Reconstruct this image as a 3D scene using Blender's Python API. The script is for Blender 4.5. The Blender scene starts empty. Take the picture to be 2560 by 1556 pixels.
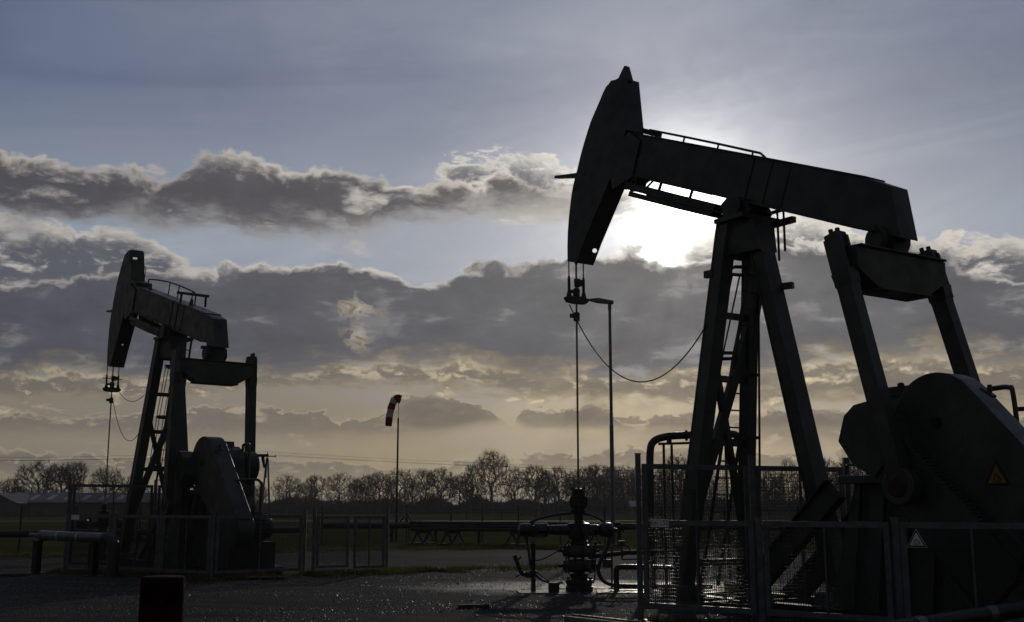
import bpy, math, random
import numpy as np
from mathutils import Vector, Matrix, noise as mnoise
random.seed(7)
SC = bpy.context.scene
COL = SC.collection
rad = math.radians

# ------------------------------------------------------------------ camera
cam = bpy.data.cameras.new("camera")
cam.sensor_width = 36.0
cam.lens = 2800.0 / 2560.0 * 36.0
cam.clip_start = 0.1
cam.clip_end = 9000.0
camo = bpy.data.objects.new("camera", cam)
COL.objects.link(camo)
camo.location = (0, 0, 1.6)
camo.rotation_euler = (rad(90 + 9.966), 0, 0)
SC.camera = camo

# ------------------------------------------------------------------ exposure
SC.view_settings.view_transform = 'Standard'
SC.view_settings.look = 'None'
SC.view_settings.exposure = -2.0
SC.view_settings.gamma = 1.0
SC.view_settings.use_curve_mapping = False
K = 40.0                       # picture-linear value -> sky value (strength 0.1, exposure -2)

SUN_AZ, SUN_EL = 8.9, 14.9     # degrees, azimuth from +Y towards +X

SC.cycles.use_adaptive_sampling = True
SC.cycles.adaptive_threshold = 0.015
SC.cycles.adaptive_min_samples = 12
SC.cycles.max_bounces = 5
SC.cycles.diffuse_bounces = 2
SC.cycles.glossy_bounces = 3

# ------------------------------------------------------------------ world
W = bpy.data.worlds.new("World")
SC.world = W
W.use_nodes = True
NT = W.node_tree
NT.nodes.clear()


class G:
    """tiny node-graph writer"""
    def __init__(s, nt):
        s.nt = nt

    def n(s, t, **kw):
        nd = s.nt.nodes.new(t)
        for k, v in kw.items():
            setattr(nd, k, v)
        return nd

    def put(s, sock, v):
        if isinstance(v, bpy.types.NodeSocket):
            s.nt.links.new(v, sock)
        elif v is not None:
            if hasattr(sock.default_value, '__len__') and not hasattr(v, '__len__'):
                v = [v] * len(sock.default_value)
            sock.default_value = v

    def m(s, op, a, b=None, c=None, clamp=False):
        nd = s.n('ShaderNodeMath', operation=op, use_clamp=clamp)
        s.put(nd.inputs[0], a)
        if b is not None: s.put(nd.inputs[1], b)
        if c is not None: s.put(nd.inputs[2], c)
        return nd.outputs[0]

    def add(s, a, b): return s.m('ADD', a, b)
    def sub(s, a, b): return s.m('SUBTRACT', a, b)
    def mul(s, a, b): return s.m('MULTIPLY', a, b)

    def step(s, x, a, b, lo=0.0, hi=1.0):
        nd = s.n('ShaderNodeMapRange', interpolation_type='SMOOTHSTEP')
        for i, v in enumerate((x, a, b, lo, hi)):
            s.put(nd.inputs[i], v)
        return nd.outputs[0]

    def xyz(s, x, y, z):
        nd = s.n('ShaderNodeCombineXYZ')
        for i, v in enumerate((x, y, z)):
            s.put(nd.inputs[i], v)
        return nd.outputs[0]

    def noise(s, vec, scale=1.0, detail=6.0, rough=0.55, dist=0.0, col=False, dim='3D'):
        nd = s.n('ShaderNodeTexNoise', noise_dimensions=dim)
        s.put(nd.inputs['Vector'], vec)
        s.put(nd.inputs['Scale'], scale); s.put(nd.inputs['Detail'], detail)
        s.put(nd.inputs['Roughness'], rough); s.put(nd.inputs['Distortion'], dist)
        return nd.outputs['Color' if col else 'Fac']

    def voro(s, vec, scale=1.0, detail=2.0, rough=0.5, smooth=0.6):
        nd = s.n('ShaderNodeTexVoronoi', voronoi_dimensions='2D', feature='F1', normalize=True)
        s.put(nd.inputs['Vector'], vec); s.put(nd.inputs['Scale'], scale)
        s.put(nd.inputs['Detail'], detail); s.put(nd.inputs['Roughness'], rough)
        return nd.outputs['Distance']

    def mix(s, f, a, b, mode='MIX'):
        nd = s.n('ShaderNodeMix', data_type='RGBA', blend_type=mode)
        s.put(nd.inputs[0], f)
        for i, v in ((6, a), (7, b)):
            if not isinstance(v, bpy.types.NodeSocket) and len(v) == 3:
                v = (*v, 1)
            s.put(nd.inputs[i], v)
        return nd.outputs[2]

    def curve(s, x, pts, x0, x1, y0, y1):
        """piecewise-smooth y(x): Float Curve on normalised ranges"""
        nd = s.n('ShaderNodeFloatCurve')
        t = s.m('MULTIPLY_ADD', x, 1.0 / (x1 - x0), -x0 / (x1 - x0), clamp=True)
        s.put(nd.inputs['Value'], t)
        c = nd.mapping.curves[0]
        P = [((px - x0) / (x1 - x0), (py - y0) / (y1 - y0)) for px, py in pts]
        P = [(min(max(a, 0), 1), b) for a, b in P]
        c.points[0].location = (0.0, P[0][1]); c.points[1].location = (1.0, P[-1][1])
        for a, b in P:
            if 0.002 < a < 0.998:
                c.points.new(a, b)
        for p in c.points: p.handle_type = 'AUTO'
        nd.mapping.update()
        return s.m('MULTIPLY_ADD', nd.outputs[0], y1 - y0, y0)


def srgb(r, g, b):
    f = lambda c: (c / 12.92 if c <= 0.04045 else ((c + 0.055) / 1.055) ** 2.4)
    return tuple(f(c / 255.0) for c in (r, g, b))


def skyc(r, g, b):
    return tuple(c * K for c in srgb(r, g, b))


g = G(NT)
tc = g.n('ShaderNodeTexCoord').outputs['Generated']
sx = g.n('ShaderNodeSeparateXYZ'); g.put(sx.inputs[0], tc)
X, Y, Z = sx.outputs
az = g.mul(g.m('ARCTAN2', X, Y), 57.29578)
el = g.mul(g.m('ARCSINE', g.m('MINIMUM', g.m('MAXIMUM', Z, -1.0), 1.0)), 57.29578)

nish = g.n('ShaderNodeTexSky', sky_type='NISHITA')
nish.sun_disc = False
nish.sun_elevation = rad(SUN_EL)
nish.sun_rotation = rad(SUN_AZ)
nish.altitude = 50
nish.air_density = 1.0; nish.dust_density = 2.0; nish.ozone_density = 1.0

# angle from the sun
sd = Vector((math.sin(rad(SUN_AZ)) * math.cos(rad(SUN_EL)), math.cos(rad(SUN_AZ)) * math.cos(rad(SUN_EL)), math.sin(rad(SUN_EL))))
dt = g.n('ShaderNodeVectorMath', operation='DOT_PRODUCT'); g.put(dt.inputs[0], tc); dt.inputs[1].default_value = sd
th = g.mul(g.m('ARCCOSINE', g.m('MINIMUM', dt.outputs['Value'], 0.999999)), 57.29578)
def expo(k, p=1.0):
    t = g.mul(th, 1.0 / k)
    if p != 1.0: t = g.m('POWER', t, p)
    return g.m('POWER', 2.718282, g.mul(t, -1.0))
g_core = expo(0.95)
g_mid = expo(3.4)
g_wide = expo(13.0)

# --- clear sky: Nishita tinted by the thin high veil and the haze low down
low = g.step(el, 0.0, 14.0, 1.0, 0.0)
tint = g.mix(low, (0.62, 0.62, 0.70), (0.60, 0.52, 0.44))
clear = g.mix(1.0, nish.outputs[0], tint, 'MULTIPLY')
veil_n = g.noise(g.xyz(g.mul(az, 0.045), g.mul(el, 0.13), 3.0), 1.0, 5.0, 0.6, 0.6)
veil = g.step(veil_n, 0.35, 0.75)
S0 = 1.0
CLEAR_CUSTOM = True
up = g.step(el, 3.0, 20.0)
c_lo = g.mix(g_wide, skyc(124, 118, 105), skyc(206, 188, 150))
c_mid = g.mix(g_wide, skyc(140, 152, 168), skyc(206, 210, 216))
c_hi = g.mix(g_wide, skyc(94, 106, 133), skyc(166, 172, 186))
base = g.mix(g.step(el, 4.0, 11.5), c_lo, c_mid)
base = g.mix(g.step(el, 12.0, 21.0), base, c_hi)
base = g.mix(0.12, base, clear)
base = g.mix(g.mul(veil, 0.35), base, g.mix(g_wide, skyc(118, 122, 136), skyc(212, 212, 216)))
veil2 = g.noise(g.xyz(g.m('MULTIPLY_ADD', az, 0.03, g.mul(el, 0.03)), g.m('MULTIPLY_ADD', el, 0.22, g.mul(az, -0.03)), 0.0), 1.0, 5.0, 0.55, 0.8, dim='2D')
vv = g.step(veil2, 0.3, 0.7, 0.90, 1.08)
base = g.mix(1.0, base, g.xyz(vv, vv, g.m('MULTIPLY_ADD', vv, 0.8, 0.2)), 'MULTIPLY')
gn = g.noise(g.xyz(g.mul(az, 0.75), g.mul(el, 1.1), 0.0), 1.0, 5.0, 0.6, 0.4, dim='2D')
gl = g.mul(g.add(g.mul(g_core, 9.0 * K), g.mul(g_mid, 0.85 * K)), g.step(gn, 0.3, 0.7, 0.88, 1.1))
glow = g.xyz(gl, g.mul(gl, 0.985), g.mul(gl, 0.94))
sky = g.mix(1.0, base, glow, 'ADD')

W.cycles.sampling_method = 'MANUAL'
W.cycles.sample_map_resolution = 512
# --- cloud layers
wv = g.noise(g.xyz(g.mul(az, 0.22), g.mul(el, 0.4), 11.0), 1.0, 3.0, 0.5, 0.0, col=True)
ws = g.n('ShaderNodeSeparateXYZ'); g.put(ws.inputs[0], wv)
azw = g.add(az, g.m('MULTIPLY_ADD', ws.outputs[0], 2.4, -1.2))
elw = g.add(el, g.m('MULTIPLY_ADD', ws.outputs[1], 0.9, -0.45))

rim_hi = g.mix(g_wide, skyc(188, 181, 172), skyc(252, 244, 230))
rim_lo = g.mix(g_wide, skyc(172, 158, 132), skyc(242, 222, 178))
rim_e = g.mix(g_wide, skyc(176, 163, 138), skyc(238, 220, 182))
g_rim = g.mul(g_mid, 0.55 * K)
rim_hi = g.mix(1.0, rim_hi, g.xyz(g_rim, g_rim, g.mul(g_rim, 0.95)), 'ADD')


def layer(prev, top, bot, seed, fs, ampT, lump, ampB, wT, wB, tT, tB, core, rim, under, tex=0.5, patch=0.0, opac=1.0, big=0.0, soft=0.0):
    v = g.xyz(g.m('MULTIPLY_ADD', azw, fs, seed), g.mul(elw, fs * 1.6), 0.0)
    f1 = g.sub(g.noise(v, 1.0, 7.0, 0.60, dim='2D'), 0.5)
    lm = g.voro(g.xyz(g.m('MULTIPLY_ADD', azw, fs * 1.9, seed), g.mul(elw, fs * 2.4), 0.0), 1.0, 2.5, 0.55)
    f2 = g.sub(g.noise(g.xyz(g.m('MULTIPLY_ADD', azw, fs * 0.7, seed + 40.0), g.mul(elw, fs * 1.9), 0.0), 1.0, 6.0, 0.62, dim='2D'), 0.5)
    tcur = g.curve(az, top, -26.5, 26.5, 0, 20)
    bcur = g.curve(az, bot, -26.5, 26.5, 0, 20)
    dT = g.sub(g.add(g.add(tcur, g.mul(f1, ampT)), g.m('MULTIPLY_ADD', lm, -lump, lump * 0.45)), el)
    if big:                                   # broken, see-through stretches
        dT = g.add(dT, g.m('MULTIPLY', g.m('MINIMUM', g.add(f2, 0.04), 0.0), big))
    dB = g.add(g.sub(el, bcur), g.mul(f2, ampB))
    a = g.mul(g.step(dT, 0.0, wT), g.step(dB, -0.3 * wB, 0.7 * wB))
    t = g.step(g.add(dT, g.mul(f2, tT * tex * 3.0)), 0.0, tT)
    u = g.step(g.add(dB, g.mul(f1, tB * tex * 2.0)), 0.0, tB)
    c = g.mix(u, under, core)
    if soft:                                  # stretches of the edge that the sun does not catch
        lowf = g.noise(g.xyz(g.m('MULTIPLY_ADD', az, 0.21, seed), g.mul(el, 0.12), 0.0), 1.0, 2.0, 0.5, dim='2D')
        rim = g.mix(g.step(lowf, 0.40, 0.58, soft, 0.0), rim, g.mix(0.45, core, rim))
    c = g.mix(t, rim, c)
    if patch:
        c = g.mix(g.step(g.add(f2, g.mul(f1, 0.5)), 0.06, 0.26, 0.0, patch), c, rim)
    bright = g.m('MULTIPLY_ADD', g.add(g.mul(f1, 0.6), f2), 0.62, 1.0)
    c = g.mix(1.0, c, g.xyz(bright, bright, bright), 'MULTIPLY')
    return g.mix(g.mul(a, opac), prev, c)


core_hi = g.mix(g_wide, skyc(76, 75, 84), skyc(128, 122, 118))
core_mid = g.mix(g_wide, skyc(76, 78, 88), skyc(130, 127, 124))
core_lo = g.mix(g_wide, skyc(104, 99, 94), skyc(152, 139, 120))

A_top = [(-26.5, 16.3), (-21.69, 16.08), (-18.17, 16.32), (-15.77, 16.93), (-13.28, 17.01), (-10.52, 16.96), (-7.28, 16.5), (-5.31, 15.9), (-3.35, 16.5), (-1.15, 16.9), (0.62, 16.7), (3.04, 16.3), (5.0, 15.4), (7.0, 14.0), (26.5, 13.0)]
A_bot = [(-26.5, 12.9), (-21.5, 12.9), (-17.63, 13.3), (-13.56, 13.2), (-10.43, 13.3), (-7.23, 13.8), (-1.8, 14.5), (3.02, 15.2), (5.0, 15.2), (7.0, 15.2), (26.5, 16.0)]
A2_top = [(-26.5, 13.4), (-22.0, 13.3), (-19.0, 13.1), (-17.0, 12.4), (-14.5, 11.4), (-12.0, 10.5), (0, 9), (26.5, 9)]
A2_bot = [(-26.5, 9.6), (-17.0, 10.2), (-14.0, 10.6), (-12.0, 11.2), (0, 12), (26.5, 12)]
B_top = [(-26.5, 10.1), (-24.98, 10.19), (-22.27, 10.69), (-20.4, 11.03), (-15.91, 11.3), (-12.46, 11.96), (-10.16, 12.28), (-7.61, 12.0), (-5.88, 11.6), (-4.8, 11.2), (-3.08, 11.8), (-2.22, 12.2), (-0.7, 12.2), (1.48, 12.4), (3.01, 12.7), (5.4, 12.9), (7.12, 12.7), (8.6, 12.0), (10.09, 12.4), (12.19, 13.0), (14.27, 13.2), (15.89, 13.2), (18.27, 12.9), (21.15, 12.3), (22.58, 11.3), (26.5, 10.0)]
B_bot = [(-26.5, 5.65), (-21.06, 5.96), (-17.83, 5.98), (-16.28, 6.34), (-12.87, 6.24), (-10.2, 6.51), (-8.13, 6.91), (-5.81, 7.12), (-2.82, 6.93), (0.6, 6.41), (5.71, 6.27), (9.91, 6.41), (14.01, 6.52), (16.03, 6.86), (18.97, 7.05), (24.75, 6.56), (26.5, 6.55)]
D_top = [(-26.5, 4.2), (-19.06, 4.39), (-16.18, 4.76), (-13.2, 4.97), (-10.14, 4.78), (-7.43, 4.5), (-6.19, 5.14), (-4.72, 5.51), (-2.81, 5.31), (-0.9, 4.8), (-0.04, 4.2), (0.6, 4.85), (1.45, 5.02), (2.72, 4.95), (4.63, 5.09), (5.46, 4.62), (6.93, 4.4), (9.84, 4.57), (13.92, 4.71), (16.88, 4.64), (19.73, 4.17), (26.5, 4.4)]
D_bot = [(-26.5, 3.0), (-12, 3.1), (-8, 3.1), (-4, 3.4), (-1, 4.0), (0, 4.1), (3, 4.0), (6, 3.4), (12, 3.0), (26.5, 3.0)]
E_top = [(-26.5, 6.6), (-22, 6.6), (-18.0, 6.7), (-12, 7.2), (-8, 7.4), (-4, 7.4), (2, 7.3), (8, 7.2), (14, 7.3), (20, 7.3), (26.5, 7.0)]
E_bot = [(-26.5, 4.6), (-18, 5.1), (-12, 5.6), (-4, 5.8), (2, 5.3), (8, 5.0), (14, 5.0), (20, 4.8), (26.5, 4.6)]
F_top = [(-26.5, 2.6), (-12, 2.4), (-6, 2.2), (-2, 2.4), (2, 2.9), (6, 3.0), (12, 2.8), (20, 2.9), (26.5, 2.7)]
F_bot = [(-26.5, 1.2), (-6, 1.2), (2, 1.6), (12, 1.4), (26.5, 1.4)]

und_hi = g.mix(g_wide, skyc(128, 126, 128), skyc(214, 208, 196))
und_lo = g.mix(g_wide, skyc(126, 117, 103), skyc(194, 176, 140))
und_mid = g.mix(g_wide, skyc(112, 106, 98), skyc(176, 160, 132))
G_top = [(-26.5, 12), (0, 12), (7, 12), (10, 13.6), (12.5, 14.3), (15.5, 14.2), (17.5, 13.4), (19.5, 12.9), (22, 12.8), (26.5, 12.2)]
G_bot = [(-26.5, 13), (7, 13), (10, 11.8), (14, 11.0), (18, 11.0), (22, 9.0), (26.5, 8.5)]
H_top = [(-26.5, 10), (-6, 10), (-4.5, 16.5), (-2.5, 18.0), (0.5, 18.0), (3, 17.3), (6, 16.5), (8, 12), (26.5, 10)]
H_bot = [(-26.5, 17), (-6, 17), (-4, 15.6), (0, 14.6), (4, 14.4), (7, 15), (10, 17), (26.5, 17)]
D2_top = [(-26.5, 4.0), (-6.6, 4.4), (-6.19, 5.2), (-4.72, 5.6), (-2.81, 5.4), (-0.9, 4.8), (-0.3, 4.1), (26.5, 3.0)]
D2_bot = [(-26.5, 5.0), (-7, 4.6), (-6, 4.0), (-4, 3.7), (-2, 4.0), (-0.6, 4.3), (0.5, 5.0), (26.5, 6.0)]
D3_top = [(-26.5, 3.0), (-0.2, 3.6), (0.4, 4.9), (1.2, 5.05), (2.0, 4.8), (2.6, 4.9), (3.8, 5.1), (4.9, 4.9), (5.6, 4.3), (6.5, 4.2), (7.5, 4.6), (9.5, 4.7), (10.5, 4.0), (12.0, 4.5), (14.5, 4.8), (17, 4.6), (19.7, 4.0), (26.5, 4.3)]
D3_bot = [(-26.5, 6.0), (-0.6, 5.2), (0.4, 4.1), (3, 3.9), (6, 3.9), (12, 3.7), (26.5, 3.4)]
sky = layer(sky, F_top, F_bot, 71.0, 0.6, 1.3, 0.6, 1.2, 0.14, 1.1, 0.3, 1.0, core_lo, rim_lo, und_lo, 0.6, patch=0.5, opac=0.75, big=4.0)
sky = layer(sky, D_top, D_bot, 43.0, 0.6, 1.0, 0.55, 1.4, 0.10, 1.2, 0.2, 1.0, core_lo, rim_lo, und_lo, 0.6, patch=0.5, opac=0.75, big=2.5)
sky = layer(sky, D2_top, D2_bot, 83.0, 0.8, 0.5, 0.55, 0.6, 0.08, 0.5, 0.15, 0.5, core_lo, rim_lo, und_lo, 0.3, opac=0.8)
sky = layer(sky, D3_top, D3_bot, 23.0, 0.8, 0.8, 0.6, 0.8, 0.10, 0.5, 0.2, 0.5, core_lo, rim_lo, und_lo, 0.4, opac=0.8, big=2.0)
sky = layer(sky, E_top, E_bot, 57.0, 0.62, 2.6, 0.9, 2.6, 0.3, 0.9, 0.8, 0.9, core_lo, rim_e, und_lo, 0.7, patch=1.0, opac=0.95, big=4.0)
sky = layer(sky, H_top, H_bot, 93.0, 0.55, 1.8, 1.1, 1.8, 0.4, 0.9, 1.6, 1.2, core_mid, rim_hi, und_hi, 0.5, patch=0.9, opac=0.85, big=5.0)
sky = layer(sky, A2_top, A2_bot, 29.0, 0.38, 2.6, 0.9, 2.2, 0.4, 1.0, 1.3, 1.2, core_mid, rim_hi, und_hi, 0.6, patch=0.9, opac=0.92, big=5.0)
sky = layer(sky, A_top, A_bot, 17.0, 0.30, 2.6, 1.2, 4.2, 0.35, 1.6, 0.8, 1.7, core_hi, rim_hi, und_hi, 0.7, patch=0.55, soft=0.5)
sky = layer(sky, G_top, G_bot, 61.0, 0.5, 1.6, 1.0, 1.6, 0.3, 0.8, 1.5, 0.9, core_mid, rim_hi, und_hi, 0.5, patch=0.8, opac=0.95, big=4.0)
# the low bank, with a ragged opening left of the middle
hz1 = g.add(g.m('POWER', g.mul(g.add(az, 8.05), 0.80), 2.0), g.m('POWER', g.mul(g.sub(el, 10.05), 1.5), 2.0))
hz2 = g.add(g.m('POWER', g.mul(g.add(az, 7.9), 1.3), 2.0), g.m('POWER', g.mul(g.sub(el, 8.55), 1.25), 2.0))
hz = g.m('SQRT', g.m('MINIMUM', hz1, hz2))
hn = g.noise(g.xyz(g.mul(azw, 0.9), g.mul(elw, 1.5), 0.0), 1.0, 7.0, 0.66, 0.3, dim='2D')
openf = g.step(g.add(hz, g.m('MULTIPLY_ADD', hn, 5.2, -2.6)), 0.0, 1.15, 1.0, 0.0)
pre = sky
sky = layer(sky, B_top, B_bot, 5.0, 0.30, 2.2, 1.1, 3.8, 0.24, 1.1, 0.55, 1.3, core_mid, rim_hi, und_mid, 0.75, patch=0.18, soft=0.85)
holec = g.mix(1.0, g.mix(g.step(hn, 0.35, 0.6), und_mid, rim_hi), (0.92, 0.90, 0.86), 'MULTIPLY')
sky = g.mix(g.mul(openf, 0.85), sky, holec)
# shafts of sun fanning out between the clouds
ang = g.m('ARCTAN2', g.sub(az, SUN_AZ), g.sub(el, SUN_EL))
ray_n = g.noise(g.xyz(g.mul(ang, 5.0), 0.0, 0.0), 1.0, 3.0, 0.6, dim='2D')
ray_a = g.mul(g.mul(g.step(th, 2.5, 6.0), g.step(th, 8.0, 22.0, 1.0, 0.0)), g.step(el, 9.0, 14.0, 1.0, 0.12))
ray_f = g.m('MULTIPLY_ADD', g.mul(g.sub(ray_n, 0.5), ray_a), 0.42, 1.0)
sky = g.mix(1.0, sky, g.xyz(ray_f, ray_f, g.m('MULTIPLY_ADD', ray_f, 0.9, 0.1)), 'MULTIPLY')
# dome away from the sun, mostly out of view, dimmed to cut fill light
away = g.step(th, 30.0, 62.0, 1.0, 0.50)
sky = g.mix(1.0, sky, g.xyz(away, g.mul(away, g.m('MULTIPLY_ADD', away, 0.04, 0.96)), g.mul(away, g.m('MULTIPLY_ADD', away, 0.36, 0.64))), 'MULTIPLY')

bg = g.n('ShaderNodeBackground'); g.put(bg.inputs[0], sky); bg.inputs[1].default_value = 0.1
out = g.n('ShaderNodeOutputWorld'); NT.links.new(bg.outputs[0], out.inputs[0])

# ------------------------------------------------------------------ sun
sun = bpy.data.lights.new("sun", 'SUN')
sun.energy = 2.2
sun.angle = rad(0.6)
sun.color = (1.0, 0.90, 0.76)
suno = bpy.data.objects.new("sun", sun)
COL.objects.link(suno)
suno.rotation_euler = (-sd).to_track_quat('-Z', 'Y').to_euler()
suno.location = (40, 250, 80)

# ================================================================== helpers
def mat(name, col, rough=0.6, metal=0.0, var=0.25, scale=3.0, bump=0.0, bscale=40.0, spec=0.5, col2=None):
    m = bpy.data.materials.new(name); m.use_nodes = True
    nt = m.node_tree; h = G(nt)
    b = nt.nodes['Principled BSDF']
    tco = h.n('ShaderNodeTexCoord').outputs['Object']
    nz = h.noise(tco, scale, 6.0, 0.62)
    c2 = col2 if col2 else tuple(c * (1 - var) for c in col)
    c1 = col if col2 else tuple(min(1, c * (1 + var)) for c in col)
    h.put(b.inputs['Base Color'], h.mix(h.step(nz, 0.36, 0.64), c2, c1))
    h.put(b.inputs['Roughness'], h.step(h.noise(tco, scale * 2.7, 4.0, 0.6), 0.3, 0.7, max(0.05, rough - 0.12), min(1, rough + 0.12)))
    b.inputs['Metallic'].default_value = metal
    b.inputs['Specular IOR Level'].default_value = spec
    if bump:
        bp = h.n('ShaderNodeBump'); bp.inputs['Strength'].default_value = bump
        bp.inputs['Distance'].default_value = 0.02
        h.put(bp.inputs['Height'], h.noise(tco, bscale, 5.0, 0.65))
        nt.links.new(bp.outputs[0], b.inputs['Normal'])
    return m


M = dict(
    paint=mat('green_grey_machine_paint', (0.042, 0.051, 0.046), 0.45, 0.0, 0.28, 1.3, 0.2, 9.0),
    paint_dark=mat('dark_machine_paint', (0.030, 0.034, 0.033), 0.5, 0.0, 0.3, 2.0, 0.15, 12.0),
    rust=mat('rusty_steel', (0.035, 0.016, 0.012), 0.7, 0.0, 0.4, 4.0, 0.3, 30.0),
    galv=mat('galvanised_steel', (0.105, 0.108, 0.124), 0.45, 0.1, 0.2, 6.0),
    wire=mat('galvanised_wire', (0.05, 0.05, 0.055), 0.4, 0.3, 0.2, 6.0),
    black=mat('black_rubber', (0.014, 0.014, 0.015), 0.45, 0.0, 0.3, 8.0),
    oily=mat('oily_black_iron', (0.018, 0.017, 0.017), 0.32, 0.0, 0.4, 7.0, 0.3, 25.0),
    steel=mat('worn_steel', (0.08, 0.08, 0.085), 0.3, 0.6, 0.3, 10.0),
    rod=mat('polished_rod_steel', (0.20, 0.20, 0.20), 0.25, 0.8, 0.2, 6.0),
    clad=mat('aluminium_pipe_cladding', (0.16, 0.165, 0.175), 0.35, 0.45, 0.25, 3.0),
    cladlite=mat('bright_cladding_band', (0.42, 0.43, 0.45), 0.35, 0.3, 0.15, 8.0),
    pipe=mat('brown_pipe_steel', (0.030, 0.023, 0.020), 0.6, 0.0, 0.35, 2.0),
    timber=mat('weathered_timber', (0.04, 0.033, 0.027), 0.85, 0.0, 0.35, 6.0, 0.4, 30.0),
    concrete=mat('stained_concrete', (0.16, 0.155, 0.145), 0.75, 0.0, 0.35, 1.5, 0.4, 18.0),
    red=mat('red_windsock_cloth', (0.30, 0.018, 0.022), 0.9, 0.0, 0.2, 6.0),
    white=mat('white_windsock_cloth', (0.62, 0.61, 0.60), 0.85, 0.0, 0.12, 6.0),
    plate=mat('white_sign_plate', (0.78, 0.78, 0.80), 0.5, 0.0, 0.1, 9.0),
    ink=mat('black_sign_ink', (0.012, 0.012, 0.014), 0.6, 0.0, 0.1, 9.0),
    yellow=mat('yellow_sign_plate', (0.26, 0.165, 0.02), 0.7, 0.0, 0.15, 9.0),
    bollard=mat('dark_red_bollard_paint', (0.026, 0.006, 0.006), 0.9, 0.0, 0.45, 5.0, 0.4, 25.0, spec=0.06),
    bark=mat('bare_tree_bark', (0.042, 0.034, 0.028), 0.95, 0.0, 0.3, 0.8),
    twig=mat('bare_twigs', (0.040, 0.031, 0.025), 0.95, 0.0, 0.25, 0.5),
    under=mat('undergrowth_twigs', (0.032, 0.026, 0.023), 0.95, 0.0, 0.3, 0.3),
    roof=mat('dark_roof_sheet', (0.045, 0.042, 0.045), 0.6, 0.0, 0.25, 0.5),
    rooflight=mat('translucent_roof_strip', (0.30, 0.30, 0.31), 0.5, 0.0, 0.1, 1.0),
    wall=mat('farm_wall', (0.11, 0.09, 0.08), 0.85, 0.0, 0.2, 0.8),
    blade=mat('grass_blade', (0.115, 0.110, 0.040), 0.9, 0.0, 0.35, 0.8, spec=0.1),
    shedblue=mat('dark_blue_sheet', (0.03, 0.036, 0.05), 0.55, 0.0, 0.2, 1.0),
    skin_glass=mat('lamp_glass', (0.25, 0.25, 0.25), 0.2, 0.0, 0.1, 3.0),
)


def backlit(m, k):
    """thin leaf: part of the light passes through"""
    nt = m.node_tree; b = nt.nodes['Principled BSDF']; o = nt.nodes['Material Output']
    t = nt.nodes.new('ShaderNodeBsdfTranslucent'); x = nt.nodes.new('ShaderNodeMixShader'); x.inputs[0].default_value = k
    src = b.inputs['Base Color'].links[0].from_socket
    nt.links.new(src, t.inputs[0]); nt.links.new(b.outputs[0], x.inputs[1]); nt.links.new(t.outputs[0], x.inputs[2]); nt.links.new(x.outputs[0], o.inputs[0])


backlit(M['blade'], 0.5)
backlit(M['red'], 0.22)
backlit(M['white'], 0.22)


def V(*a): return Vector(a)


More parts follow.
